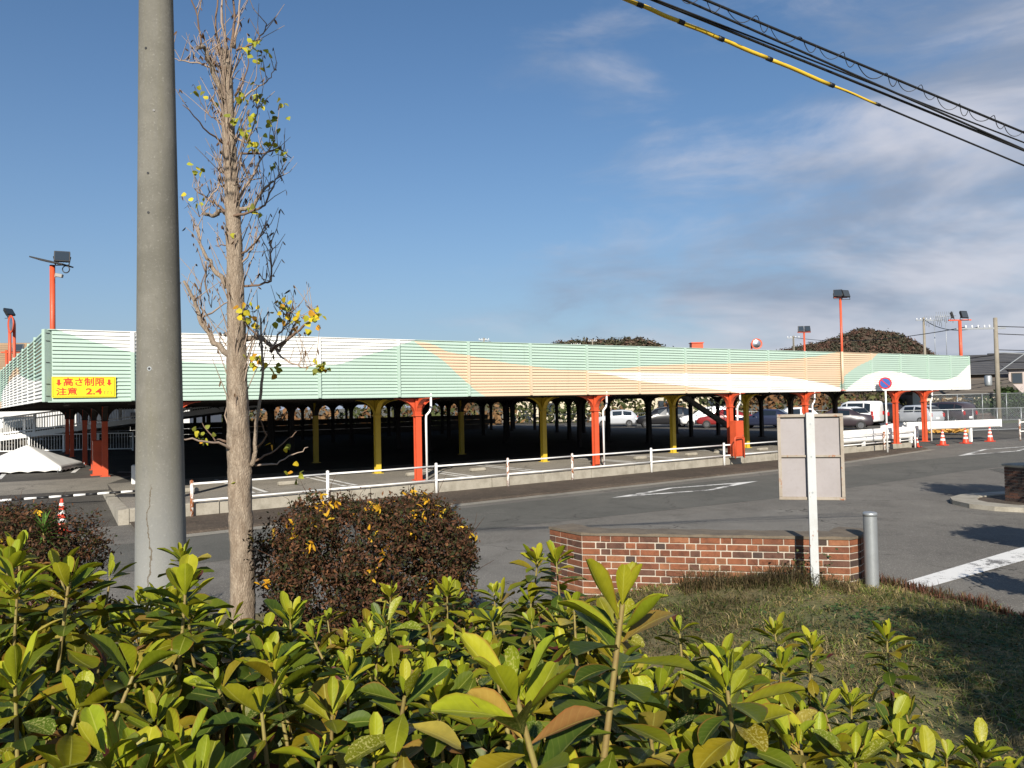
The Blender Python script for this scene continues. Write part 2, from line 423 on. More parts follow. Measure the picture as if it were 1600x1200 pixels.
while S < 35.5:
    L = 1.98; s0, s1 = S+.012, min(S+L, 36)-.012
    h = 0.02 if S < 30 else -.05
    mb = MB(); jt = RNG.uniform(-.006, .006)
    e0, e1 = kerb_d(s0)+jt, kerb_d(s1)+jt
    P = [DW(s0,e0), DW(s1,e1), DW(s1,e1+.22), DW(s0,e0+.22)]
    tp = h+RNG.uniform(-.004,.004)
    vs = [(*p[:2], RZ-.02) for p in P]+[(*p[:2], tp-.025) for p in P]
    q = [DW(s0+.012,e0+.025), DW(s1-.012,e1+.025), DW(s1-.012,e1+.2), DW(s0+.012,e0+.2)]
    vs += [(*p[:2], tp) for p in q]
    mb.add(vs, [(0,1,5,4),(1,2,6,5),(2,3,7,6),(3,0,4,7),(4,5,9,8),(5,6,10,9),(6,7,11,10),(7,4,8,11),(8,9,10,11)])
    mb.build('kerb_block', M['kerb_stone'], kerb); S += L
# return of the kerb beside the entrance
mb = MB()
mb.add([DW(1.28,-1.3,RZ), DW(1.5,-1.3,RZ), DW(1.5,3.6,-.02), DW(1.28,3.6,-.02), DW(1.28,-1.3,.0), DW(1.5,-1.3,.02), DW(1.5,3.6,.02), DW(1.28,3.6,.0)], [(0,3,2,1),(4,5,6,7),(0,1,5,4),(1,2,6,5),(2,3,7,6),(3,0,4,7)])
mb.build('kerb_block', M['kerb_stone'], kerb)
# raised dirty footway strip between kerb and road
st_out = [(1.5,-3.7),(4,-3.5),(9.2,-3.06),(15.5,-2.7),(21.9,-2.25),(26.7,-1.84),(31.2,-1.0),(35.6,-.2)]
st_in = [(s, kerb_d(s)-.004) for s, _ in st_out]
mb = MB(); n = len(st_out); sub = []
for a, b, c, e in zip(st_out, st_out[1:], st_in, st_in[1:]):
    for k in range(8):
        f = k/8; sub.append(((a[0]+(b[0]-a[0])*f, a[1]+(b[1]-a[1])*f+RNG.uniform(-.05,.05)), (c[0]+(e[0]-c[0])*f, c[1]+(e[1]-c[1])*f)))
sub.append((st_out[-1], st_in[-1])); n = len(sub)
vs = [DW(o[0], o[1]-.05, RZ) for o, _ in sub]+[DW(o[0], o[1], RZ+.05+RNG.uniform(-.012,.012)) for o, _ in sub]+[DW(o[0], o[1]+.16, RZ+.07+RNG.uniform(-.01,.01)) for o, _ in sub]+[DW(i_[0], i_[1], RZ+.06) for _, i_ in sub]
fs = []
for r_ in range(3):
    for k in range(n-1): fs.append((r_*n+k, r_*n+k+1, (r_+1)*n+k+1, (r_+1)*n+k))
mb.add(vs, fs, 0, False)
for k in range(n-1): mb.m[k] = 1; mb.m[n-1+k] = 1
tag(mb.build('pavement', [M['strip_dirt'], M['strip_dirt']]), kind='structure')

dsheet('gutter', [(s, d-.06) for s, d in st_out]+[(s, d-.45) for s, d in st_out[::-1]], RZ+.008, M['gutter'])
# painted markings
marks = tag(empty('road_markings'), kind='structure')
def dia(tips, side, z, w, name='diamond_line'):
    P = [tips[0], side[0], tips[1], side[1]]
    mb = MB()
    cs, cd = sum(p[0] for p in P)/4, sum(p[1] for p in P)/4
    inn = [(cs+(p[0]-cs)*k, cd+(p[1]-cd)*k) for p, k in zip(P, (1-w*3.2, 1-w*2.3, 1-w*3.2, 1-w*2.3))]
    vs = [DW(*p, z) for p in P]+[DW(*p, z) for p in inn]
    mb.add(vs, [(i, (i+1)%4, 4+(i+1)%4, 4+i) for i in range(4)]); mb.build(name, M['road_paint_worn'], marks)
dia(((12.7,-4.75),(18.7,-4.5)), ((15.4,-4.05),(15.9,-5.25)), RZ+.009, .1)
dia(((32.4,-3.3),(41.5,-2.5)), ((37,-2.0),(36.8,-3.65)), RZ+.009, .085)
sheet('stop_line', [(4.55,10.02,RZ+.009),(4.95,9.9,RZ+.009),(9.6,13.0,RZ+.009),(9.3,13.42,RZ+.009)], M['road_paint'], marks)
def stripe(name, s0, d0, s1, d1, w=.12, z=.009, mat='road_paint'):
    a, b = Vector((s0,d0)), Vector((s1,d1)); t = (b-a).normalized(); n_ = Vector((-t.y,t.x))*w/2
    return dsheet(name, [tuple(a+n_), tuple(a-n_), tuple(b-n_), tuple(b+n_)], z, M[mat], parent=marks)
for s in (4.6, 7.1, 10.9, 13.4, 18.0, 20.4, 24.6):
    stripe('bay_line', s, .1, s, 5.2); stripe('bay_line', s+.32, .1, s+.32, 5.2)
    stripe('bay_line', s+.1, .16, s+.22, .16, .12)
for s, d0, d1 in ((-1.9,10.9,14.6),(-1.35,10.9,14.6)): stripe('bay_line', s, d0, s+.1, d1, .15)
stripe('bay_line', -1.97, 10.95, -1.28, 10.95, .15); stripe('bay_line', .9, 12.2, 1.2, 14.8, .15); stripe('bay_line', 3.1, 10.2, 2.3, 11.2, .15)
for s in (3.2, 5.9, 9.9, 12.2, 17.2, 19.3, 22.0, 23.6, 26.2):      # wheel stops
    mb = MB(); mb.box((0,0,.06), (.55,.14,.12), bev=.03)
    o = mb.build('wheel_stop', M['kerb_stone'], marks, DW(s, 1.6, .004), DROT+RNG.uniform(-.04,.04))

# ------------------------------------------------------------------ the parking deck
deck = empty('parking_deck', DO, DROT, 'long two-level parking deck with mint, white and peach louvred parapet', 'parking deck')
posts = [0, 1.72, 3.92, 6.35, 8.71, 11.03, 13.31, 15.6, 17.91, 20.18, 22.50, 24.75, 27.08, 29.49, 31.65, 33.9, 36.17, 38.14, 39.86]
def fcurve(t, val, pts):
    n_ = t.n('ShaderNodeFloatCurve'); c = n_.mapping.curves[0]
    pts = sorted(pts)
    c.points[0].location = pts[0]; c.points[1].location = pts[-1]
    for p in pts[1:-1]: c.points.new(*p)
    for p in c.points: p.handle_type = 'AUTO_CLAMPED'
    n_.mapping.use_clip = False; n_.mapping.extend = 'HORIZONTAL'; n_.mapping.update()
    t.l(val, n_.inputs['Value']); return n_.outputs[0]
MINT, WHITE_, PEACH = (.385,.505,.43), (.74,.74,.71), (.60,.465,.325)
def mural():
    t = NT('mural_paint'); co = t.coord('Object', deck); sp = t.n('ShaderNodeSeparateXYZ'); t.l(co, sp.inputs[0])
    s = t.math('DIVIDE', sp.outputs[0], 40.); h = t.math('DIVIDE', t.math('SUBTRACT', sp.outputs[2], 2.5), 1.65)
    C = lambda pts: fcurve(t, s, [(a/40, b) for a, b in pts])
    lt = lambda a, b: t.math('LESS_THAN', a, b); AND = lambda a, b: t.math('MULTIPLY', a, b)
    W1 = C([(-1,1.3),(.1,1.02),(.94,.843),(1.77,.703),(2.93,.585),(3.94,.535),(5,.51),(6.39,.53),(7.5,.688),(8.28,.82),(9.3,1.02),(12,1.5)])
    Ol = C([(0,1.4),(8.9,1.12),(9.2,.99),(10.13,.665),(10.78,.337),(11.67,-.03),(13,-.3),(28,-.3),(29.5,.33),(29.66,.38),(30.69,.656),(31.65,.836),(32.2,1.02),(33,1.3),(41,1.4)])
    Ou = C([(0,1.02),(9.2,.99),(10.35,.808),(11.1,.745),(13.32,.565),(15.6,.484),(17.91,.575),(20.19,.644),(22.54,.673),(24.83,.75),(27.11,.849),(29.04,1.),(31,1.2),(41,1.2)])
    Wu = C([(0,-.2),(15.4,.44),(15.6,.458),(17.91,.451),(20.18,.442),(22.52,.418),(24.8,.39),(27.06,.28),(29.36,.076),(30,-.1),(41,-.2)])
    Wl = C([(0,.6),(15.6,.445),(17.9,.272),(20.16,.154),(22.49,.027),(24,-.1),(41,-.2)])
    Hl = C([(0,-.3),(29,-.2),(29.81,.041),(30.66,.277),(31.76,.469),(32.69,.525),(33.79,.492),(35.08,.367),(36.09,.293),(37.14,.273),(38.23,.33),(39.19,.525),(40,.79)])
    c = t.mix(AND(lt(W1, h), lt(s, 12/40)), MINT, WHITE_)
    c = t.mix(AND(lt(Ol, h), lt(h, Ou)), c, PEACH)
    c = t.mix(AND(AND(lt(Wl, h), lt(h, Wu)), lt(15.6/40, s)), c, WHITE_)
    c = t.mix(AND(lt(h, Hl), lt(29/40, s)), c, WHITE_)
    p = t.pos(); n1 = t.noise(p, 1.2, 5, .6); n2 = t.noise(p, 14, 4, .65)
    c = t.mix(t.ramp(n1, .4, .8, 0, .14), c, t.mix(1., c, (.72,.70,.64), 'MULTIPLY'))
    c = t.mix(t.ramp(n2, .5, .85, 0, .2), c, t.mix(1., c, (.7,.66,.58), 'MULTIPLY'))
    ms_ = t.n('ShaderNodeMapping'); t.l(p, ms_.inputs[0]); ms_.inputs['Scale'].default_value = (5,5,.22); stk = t.noise(ms_.outputs[0], 2.2, 5, .65)
    c = t.mix(t.ramp(stk, .56, .76, 0, .32), c, t.mix(1., c, (.62,.57,.48), 'MULTIPLY'))
    t.base(c); t.rough(.42); return t.m
def mural_side():
    t = NT('mural_paint_side'); co = t.coord('Object', deck); sp = t.n('ShaderNodeSeparateXYZ'); t.l(co, sp.inputs[0])
    s = t.math('DIVIDE', sp.outputs[1], 30.); h = t.math('DIVIDE', t.math('SUBTRACT', sp.outputs[2], 2.5), 1.65)
    A = fcurve(t, s, [(0,.28),(.12,.38),(.22,.52),(.3,.6),(.5,.5),(.7,.3),(1,.4)]); B = fcurve(t, s, [(0,.1),(.15,.15),(.22,.3),(.3,.75),(.4,.7),(.6,.2),(1,.1)])
    c = t.mix(t.math('LESS_THAN', h, B), MINT, PEACH); c = t.mix(t.math('MULTIPLY', t.math('LESS_THAN', h, A), t.math('LESS_THAN', s, .62)), c, WHITE_)
    n2 = t.noise(t.pos(), 9, 4, .65); c = t.mix(t.ramp(n2, .5, .85, 0, .25), c, (.3,.28,.24)); t.base(c); t.rough(.45); return t.m
M['mural'] = mural(); M['mural_side'] = mural_side()
NS = 18; PITCH_S = 1.65/NS
def slat_into(mb, L, x0=0, z0=0, ax=None):
    """louvre blade: sloping face, bottom lip, thin top return"""
    pr = [(-.040, .004), (-.036, 0.), (.002, .004), (.004, .0145), (-.026, .012), (.012, .0905), (.026, .0925), (-.0, .0975)]
    pr = [(-.042, -.002), (-.004, .006), (-.004, .014), (-.032, .012), (.006, .088), (.018, .0905), (.016, .094), (-.002, .0915)]
    n_ = len(pr); vs = []
    for x in (x0, x0+L):
        for d, z in pr: vs.append((x, d, z0+z))
    fs = [(i, (i+1)%n_, n_+(i+1)%n_, n_+i) for i in range(n_)] + [tuple(range(n_))[::-1], tuple(range(n_, 2*n_))]
    if ax: vs = [ax(v) for v in vs]
    mb.add(vs, fs)
nsl = 0; rest = MB()
for i in range(len(posts)-1):
    a, b = posts[i]+.035, posts[i+1]-.035
    mb = MB(); slat_into(mb, b-a); me = None
    for k in range(NS):
        if nsl < 300:
            me = me or mb.mesh('slat', M['mural'])
            o = link('slat', me, deck, (a, 0, 2.5+k*PITCH_S)); o.rotation_euler = (RNG.uniform(-.012,.012), 0, 0); nsl += 1
        else: slat_into(rest, b-a, a, 2.5+k*PITCH_S)
# side faces (slanted by a few degrees)
SA = Vector((-.12, .10)); SB = Vector((-3.3, 43.8)); sl = (SB-SA).length; sdv = (SB-SA)/sl; sn = Vector((-sdv.y, sdv.x))
side = MB(); npan = 21
for i in range(npan):
    x0 = sl*i/npan+.03; x1 = sl*(i+1)/npan-.03
    for k in range(NS):
        slat_into(side, x1-x0, x0, 2.5+k*PITCH_S, ax=lambda v: (SA.x+sdv.x*v[0]-sn.x*v[1]*1.3, SA.y+sdv.y*v[0]-sn.y*v[1]*1.3, v[2]))
tag(rest.build('louvre_slats', M['mural'], deck), kind='stuff')
tag(side.build('side_louvre_slats', M['mural_side'], deck), kind='stuff')
for i in range(1, npan+1):
    c = SA+sdv*(sl*i/npan); mb = MB(); mb.box((0,0,0), (.06,.05,1.67)); mb.build('parapet_post', M['mural_side'], deck, (c.x+sn.x*.03, c.y+sn.y*.03, 3.325), math.atan2(sdv.y, sdv.x))
mbp = MB(); mbp.box((0,0,0), (.085,.05,1.675), bev=.006); mep = mbp.mesh('parapet_post', M['mural'])
for i, s in enumerate(posts[1:]):
    link('parapet_post', mep, deck, (s, -.052, 3.3255))
mb = MB(); mb.box((-.055,.03,3.327), (.2,.1,1.69), rz=R(35), bev=.008)
co_ = mb.build('corner_post', M['mural'], deck)
for z in (2.62, 2.9, 3.4, 3.9, 4.08):
    mb = MB(); mb.box((-.045,-.03,z), (.09,.012,.012), rz=R(35)); mb.build('clip', M['dark_shade_steel'], co_)
mb = MB(); mb.box((19.93,.0,4.165), (39.95,.075,.022)); mb.build('top_trim', M['mural'], deck)
mb = MB(); mb.box((19.93,.0,2.485), (39.95,.08,.022)); mb.build('bottom_trim', M['mural'], deck)
# structure
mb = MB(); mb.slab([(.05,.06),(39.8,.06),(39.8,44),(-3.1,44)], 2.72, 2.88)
mb.build('deck_slab', M['dark_shade_steel'], deck)
mb = MB(); mb.slab([(.1,.1),(39.75,.1),(39.75,43.9),(-3.0,43.9)], 2.884, 2.9); mb.build('deck_surface', M['lot_asphalt_shaded'], deck)
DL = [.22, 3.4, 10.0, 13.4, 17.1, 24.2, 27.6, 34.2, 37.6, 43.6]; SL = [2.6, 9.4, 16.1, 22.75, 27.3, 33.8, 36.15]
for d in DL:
    mb = MB(); mb.box((20+(-.0731*d)/2, d, 2.58), (39.4+.0731*d, .16, .27)); mb.build('beam', M['dark_shade_steel'], deck)
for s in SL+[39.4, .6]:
    mb = MB(); mb.box((s, 22, 2.595), (.14, 43.6, .235)); mb.build('beam', M['dark_shade_steel'], deck)
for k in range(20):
    mb = MB(); mb.box((1.2+k*2.0, 22, 2.65), (.08, 43.6, .13)); mb.build('joist', M['dark_shade_steel'], deck)
def col_mesh(w=.18):
    mb = MB(); t = .03                                             # rolled H section with a base plate
    mb.box((0,-w/2+t/2,1.22), (w,t,2.42)); mb.box((0,w/2-t/2,1.22), (w,t,2.42)); mb.box((0,0,1.22), (w*.72,w-2*t-.002,2.42))
    mb.box((0,0,.012), (w+.12,w+.12,.024))
    return mb
def haunch_mesh(arm=.62):
    mb = MB(); n_ = 7
    arc = [(.09+arm*(1-math.cos(R(90)*k/n_)), 2.44-.5*(1-math.sin(R(90)*k/n_))) for k in range(n_+1)]
    poly = arc+[(.125,2.447)] if False else [(.085,1.94)]+arc[1:]+[(.085,2.44)]
    for a in range(4):
        Mx = Matrix.Rotation(R(90*a), 4, 'Z')
        mb.prism(poly, .05, Mx)
        for k in range(1, len(arc)):
            p, q = Mx @ Vector((arc[k-1][0], 0, arc[k-1][1])), Mx @ Vector((arc[k][0], 0, arc[k][1]))
            mb.beam(p, q, .16, .018)
    mb.box((0,0,1.93), (.25,.25,.035))
    return mb
CM = {k: col_mesh().mesh('column', M[k]) for k in ('red_steel', 'yellow_steel', 'dark_shade_steel')}
HM = {k: haunch_mesh().mesh('bracket', M[k]) for k in ('red_steel', 'yellow_steel', 'dark_shade_steel')}
def column(s, d, k, hk=None):
    c = link('column', CM[k], deck, (s, d, 0)); link('bracket', HM[hk or k], c); return c
for s in SL[1:]:
    column(s, .22, 'red_steel')
for s in SL[1:5]: column(s, 3.4, 'yellow_steel')
column(SL[0], .22, 'red_steel')
for d in (9.4, 13.3, 17.1, 24.4, 27.7): column(1.75-.03*(d-10), d, 'red_steel', 'dark_shade_steel')
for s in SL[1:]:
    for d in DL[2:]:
        column(s, d, 'yellow_steel' if (d == 10.0 and s < 20) else 'dark_shade_steel', 'dark_shade_steel')
for s in (33.8, 30.4): column(s, 3.4, 'dark_shade_steel')
# boxed-in column at the entrance and the meter cabinet at the kerb
mb = MB(); mb.box((0,0,.62), (.36,.3,1.24), bev=.02); mb.box((0,0,.02), (.5,.42,.04)); mb.build('column_guard', M['red_steel'], deck, (1.62, 10.25, 0))
for s, ss in ((9.4,1),(16.1,1),(22.75,1),(27.3,1),(36.15,1)):
    mb = MB(); x = .19
    mb.tube([(x+.16,-.12,2.6),(x+.16,-.12,2.2),(x+.12,-.12,2.05),(x,-.12,1.93),(x-.01,-.12,1.82),(x-.01,-.12,.02)], .034, 8)
    mb.build('drain_pipe', M['white_pipe'], deck, (s, .12, 0))
cab = empty('control_cabinet', DW(22.55,-.28,0), DROT, 'tall orange-red steel cabinet standing against a deck column by the kerb', 'cabinet')
mb = MB(); mb.box((0,0,.72), (.42,.3,1.36), bev=.015); mb.build('body', M['red_steel'], cab)
mb = MB(); mb.box((0,-.153,.72), (.37,.012,1.28), bev=.004); dr = mb.build('door', M['red_steel'], cab)
mb = MB(); mb.box((.14,-.168,.8), (.025,.02,.12)); mb.build('handle', M['chrome'], dr)
mb = MB(); mb.box((0,0,.02), (.5,.36,.04)); mb.build('base', M['kerb_stone'], cab)
hoop = MB(); pts = [(-.28,0,0),(-.28,0,.72)]+[(-.28+.08*(1-math.cos(R(a))),0,.72+.08*math.sin(R(a))) for a in (30,60,90)]+[(.2,0,.8)]+[(.2+.08*math.sin(R(a)),0,.72+.08*math.cos(R(a))) for a in (30,60,90)]+[(.28,0,0)]
hoop.tube(pts, .028, 8); tag(hoop.build('hoop_barrier', M['red_steel'], None, DW(22.3,-.02-.6,0), DROT+.1), 'orange-red tubular hoop barrier in front of the tall steel cabinet', 'barrier')

# height limit sign
sg = empty('height_limit_sign', DW(.69, -.065, 2.822), DROT, 'yellow height limit sign with red Japanese lettering on the mint parapet corner', 'sign')
M['sign_yellow'] = paint('sign_yellow', (.82,.70,.02), .4, .1, (.6,.5,.05)); M['sign_red'] = paint('sign_red', (.62,.05,.02), .4, .05); M['sign_fade'] = paint('sign_fade', (.45,.32,.03), .5, .1)
mb = MB(); mb.box((0,0,0), (1.32,.02,.49)); mb.build('board', M['sign_yellow'], sg)
for i, (c, d) in enumerate((((0,-.0115,.222),(1.27,.003,.008)),((0,-.0115,-.222),(1.27,.003,.008)),((-.634,-.0115,0),(.008,.003,.436)),((.634,-.0115,0),(.008,.003,.436)))):
    mb = MB(); mb.box(c, d); mb.build('border', M['black'], sg)
def text_mesh(name, body, size, mat, parent, loc, off=.0, rx=R(90), width=None):
    cu = bpy.data.curves.new(name, 'FONT'); cu.body = body; cu.size = size; cu.offset = off; cu.extrude = .0012; cu.align_x = 'CENTER'; cu.align_y = 'CENTER'; cu.resolution_u = 3
    o = bpy.data.objects.new(name, cu); COL.objects.link(o)
    me = bpy.data.meshes.new_from_object(o.evaluated_get(bpy.context.evaluated_depsgraph_get())); bpy.data.objects.remove(o)
    me.materials.clear(); me.materials.append(mat)
    o = link(name, me, parent, loc); o.rotation_euler = (rx, 0, 0)
    if width:
        xs = [v.co.x for v in me.vertices]; c = (max(xs)+min(xs))/2; k = width/(max(xs)-min(xs))
        for v in me.vertices: v.co.x = (v.co.x-c)*k
    return o
text_mesh('lettering', '高さ制限', .2, M['sign_red'], sg, (.0,-.013,.105), .004, width=.86)
text_mesh('lettering', '注意', .19, M['sign_red'], sg, (-.36,-.013,-.115), .004, width=.43)
text_mesh('lettering', '2.4', .2, M['sign_red'], sg, (.2,-.013,-.11), .005, width=.34)
text_mesh('lettering', 'm', .2, M['sign_fade'], sg, (.49,-.013,-.115), -.001, width=.16)
for x in (-.52, .52):
    mb = MB(); mb.prism([(0,-.075),(.06,-.01),(.028,-.01),(.028,.075),(-.028,.075),(-.028,-.01),(-.06,-.01)], .003); mb.build('arrow', M['sign_red'], sg, (x,-.0125,.105))

# floodlight masts on the deck
def flood(parent, x, y, z, rz, tilt, w=.42, h=.34):
    e = MB(); Rm = (Matrix.Rotation(rz, 3, 'Z') @ Matrix.Rotation(tilt, 3, 'X'))
    c = Vector((x,y,z))
    e.box(c, (w,.07,h), rot=Rm, bev=.015)
    for k in range(6): e.box(c+Rm @ Vector((-w*.4+k*w*.16,.06,0)), (.015,.06,h*.8), rot=Rm)
    o = e.build('floodlight', M['black'], parent)
    e = MB(); e.box(c+Rm @ Vector((0,-.038,0)), (w*.86,.006,h*.8), rot=Rm); e.build('lens', M['win'], o)
    e = MB()
    for sx in (-1,1): e.beam(c+Rm @ Vector((sx*(w/2+.01),0,0)), (x+sx*(w/2+.01)*math.cos(rz), y, z-h*.72), .02, .02)
    e.beam((x-w/2, y, z-h*.72), (x+w/2, y, z-h*.72), .03, .02); e.build('yoke', M['black'], o)
def mast(px, py, z0, z1, rad, label, mat='red_steel'):
    t = empty('floodlight_mast', (px,py,z0), 0, label, 'light mast', 'floodlight masts along the parking deck')
    mb = MB(); mb.tube([(0,0,0),(0,0,z1-z0)], rad, 12); mb.build('pole', M[mat], t)
    mb = MB(); mb.box((0,0,.01), (rad*4,rad*4,.02)); mb.build('base_plate', M[mat], t)
    return t, z1-z0
t, h = mast(-11.72, 19.6, 2.9, 6.02, .065, 'thick orange floodlight mast on the deck corner above the yellow sign')
mb = MB(); mb.box((-.02,0,h+.08), (.86,.5,.035), rot=Matrix.Rotation(R(14),3,'Y')); mb.build('solar_panel', M['black'], t)
flood(t, .28, -.05, h+.2, R(25), R(-18), .36, .3)
mb = MB(); ring = [(.36+.09*math.cos(R(a)), -.02, h-.12+.09*math.sin(R(a))) for a in range(0,361,24)]; mb.tube(ring, .014, 6, cap=False); mb.build('cable_loop', M['black'], t)
mb = MB(); mb.box((.2,-.05,h-.28), (.18,.08,.09), rot=Matrix.Rotation(R(12),3,'Y'), bev=.01); cmr = mb.build('camera_housing', M['grey_steel'], t)
mb = MB(); mb.beam((.05,0,h-.3),(.16,-.03,h-.29),.03,.03); mb.build('bracket', M['grey_steel'], cmr)
t, h = mast(14.33, 33.25, 2.5, 6.55, .05, 'tall thin orange mast with twin black floodlights beside the expansion post', 'red_steel')
mb = MB(); mb.tube([(0,0,-.02),(0,0,1.69)], .054, 12); mb.build('painted_lower_pole', M['mural'], t)
flood(t, -.12, -.06, h+.18, R(-18), R(-24), .36, .34); flood(t, .2, -.1, h+.14, R(22), R(-20), .36, .34)
mb = MB(); mb.box((0,0,h), (.6,.06,.05)); mb.build('crossarm', M['red_steel'], t)
t, h = mast(19.88, 52, 2.9, 6.7, .06, 'shorter orange mast with two square floodlights behind the deck parapet')
flood(t, -.22, -.05, h+.22, R(-4), R(-12), .38, .38); flood(t, .22, -.05, h+.22, R(4), R(-12), .38, .38)
mb = MB(); mb.box((0,0,h), (.9,.06,.06)); mb.build('crossarm', M['red_steel'], t)
t, h = mast(22.82, 38.95, 2.9, 5.98, .08, 'stout orange mast with wide crossarm at the far deck corner')
flood(t, -.36, 0, h+.3, R(60), R(-16), .4, .34); flood(t, .2, -.05, h+.3, R(20), R(-16), .44, .4)
mb = MB(); mb.box((0,0,h+.03), (1.15,.07,.06)); mb.build('crossarm', M['red_steel'], t)
t, h = mast(-19.75, 30.2, 2.6, 6.1, .06, 'thin orange mast with one upturned floodlight at the left picture edge')
flood(t, .0, -.02, h+.16, R(75), R(-35), .36, .34)
t, h = mast(-24.1, 36.6, 2.9, 5.3, .06, 'low orange mast with floodlight beside the tiled house roof')
flood(t, .55, 0, h+.1, R(10), R(-16), .5, .4); mb = MB(); mb.box((.2,0,h-.1), (.9,.07,.06)); mb.build('crossarm', M['red_steel'], t)
# traffic mirrors on the deck
def mirror(loc, z1, rz, label, r_=.3):
    t = empty('traffic_mirror', loc, rz, label, 'mirror', 'traffic mirrors on the parking deck')
    mb = MB(); mb.tube([(0,0,0),(0,0,z1-loc[2])], .05, 10); mb.build('pole', M['red_steel'], t)
    h = z1-loc[2]; prof = [(0.001,.03),(r_*.5,.045),(r_,.1),(r_+.02,.1),(r_+.02,.07),(r_*.6,-.02),(.001,-.05)]
    mb = MB(); mb.lathe(prof, 20, cap=False); me = mb.mesh('housing', M['red_steel'])
    o = link('housing', me, t, (.28,0,h-.06)); o.rotation_euler = (R(90), 0, R(20))
    mb = MB(); mb.lathe([(.001,.03),(r_*.5,.02),(r_*.98,-.01)], 20, cap=False); o2 = link('mirror_glass', mb.mesh('mirror_glass', M['chrome']), o, (0,0,.075)); o2.rotation_euler = (0,0,0)
    mb = MB(); mb.box((r_*0,.0,h+.0), (.3,.05,.05)); mb.build('arm', M['red_steel'], t, (.13,0,-.06)); return t
mirror((-17.5,27,2.9), 5.42, R(-62), 'orange convex traffic mirror on a pole seen from behind over the side parapet')
t = mirror((14.1,45,2.9), 5.5, R(-25), 'round traffic mirror peeking just above the middle of the long parapet')
ob = empty('orange_lift_box', (10.86,45,2.9), 0, 'small orange-red box structure rising above the middle of the parapet', 'box')
mb = MB(); mb.box((0,0,1.32), (.66,.6,2.64), bev=.02); mb.build('body', M['red_steel'], ob)
mb = MB(); mb.box((0,0,2.68), (.74,.68,.05)); mb.build('lid', M['red_steel'], ob)
# ------------------------------------------------------------------ pipe railing along the kerb
rail = empty('pipe_railing', DW(2.84,-1.4,RZ), 0, 'long low white two-rail pipe railing with rust-streaked posts along the lot kerb', 'railing')
inv = Matrix.Translation(-Vector(DW(2.84,-1.4,RZ)))
rp = [2.84, 6.2, 9.45, 11.95, 14.5, 18.1, 22.0, 25.6, 29.4, 33.4, 36.2]
def rl(s, z): return tuple(inv @ Vector(DW(s, kerb_d(s)-.07, z)))
for i, s in enumerate(rp):
    mb = MB(); mb.tube([rl(s,RZ-.02), rl(s,RZ+.9)], .042, 10); mb.tube([rl(s,RZ+.9), rl(s,RZ+.915)], [.042,.02], 10)
    mb.build('post', M['white_rusty'] if i in (0,3,4,9) else M['white_pipe'], rail)
for z in (RZ+.82, RZ+.42):
    for a, b in zip(rp, rp[1:]):
        mb = MB(); mb.tube([rl(a,z), rl((a+b)/2, z-.006), rl(b,z)], .026, 8); mb.build('rail', M['white_pipe'], rail)

# beam guardrails at the far corner
def guard(name, P, z0, z1, label, wave=True, posts_=3):
    t = empty(name, P[0], 0, label, 'guardrail', 'white beam guardrails by the far corner'); a = Vector(P[0]); b = Vector(P[1]); d = b-a
    ang = math.atan2(d.y, d.x); L = d.length; t.rotation_euler = (0,0,ang)
    n_ = 9; prof = [((-.04 if (k % 4) in (1,2) else .0) if wave else (-.05 if 0 < k < n_-1 else 0), z0+(z1-z0)*k/(n_-1)) for k in range(n_)]
    vs = [(0,y,z) for y, z in prof]+[(L,y,z) for y, z in prof]+[(0,y+.02,z) for y, z in prof]+[(L,y+.02,z) for y, z in prof]
    mb = MB(); mb.add(vs, [(i, n_+i, n_+i+1, i+1) for i in range(n_-1)]+[(2*n_+i+1, 3*n_+i+1, 3*n_+i, 2*n_+i) for i in range(n_-1)]+[(0,2*n_,3*n_,n_),(n_-1,2*n_-1,4*n_-1,3*n_-1)])
    mb.build('beam', M['white_paint'], t)
    for k in range(posts_):
        x = L*(k+.5)/posts_ if posts_ > 1 else L*.9
        mb = MB(); mb.box((x,.09,(z1+RZ)/2-a.z*0), (.13,.12,z1-RZ)); mb.build('post', M['white_paint'], t)
        mb = MB()
        for zz in (z0+(z1-z0)*.28, z0+(z1-z0)*.72): mb.tube([(x,-.05,zz),(x,-.07,zz)], .02, 6)
        mb.build('bolt', M['galv'], t)
    mb = MB(); mb.box((L-.03,-.02,(z0+z1)/2), (.1,.12,(z1-z0)*1.04), bev=.02); mb.build('end_cap', M['white_paint'], t)
    return t
guard('beam_guardrail', ((12.4,32.7,0),(19.9,37.9,0)), .18, .72, 'white corrugated beam guardrail running behind the no-parking sign post')
guard('beam_guardrail', ((18.8,39.4,0),(26.8,42.3,0)), .42, .84, 'white beam guardrail with thick end cap behind the row of traffic cones', False, 2)

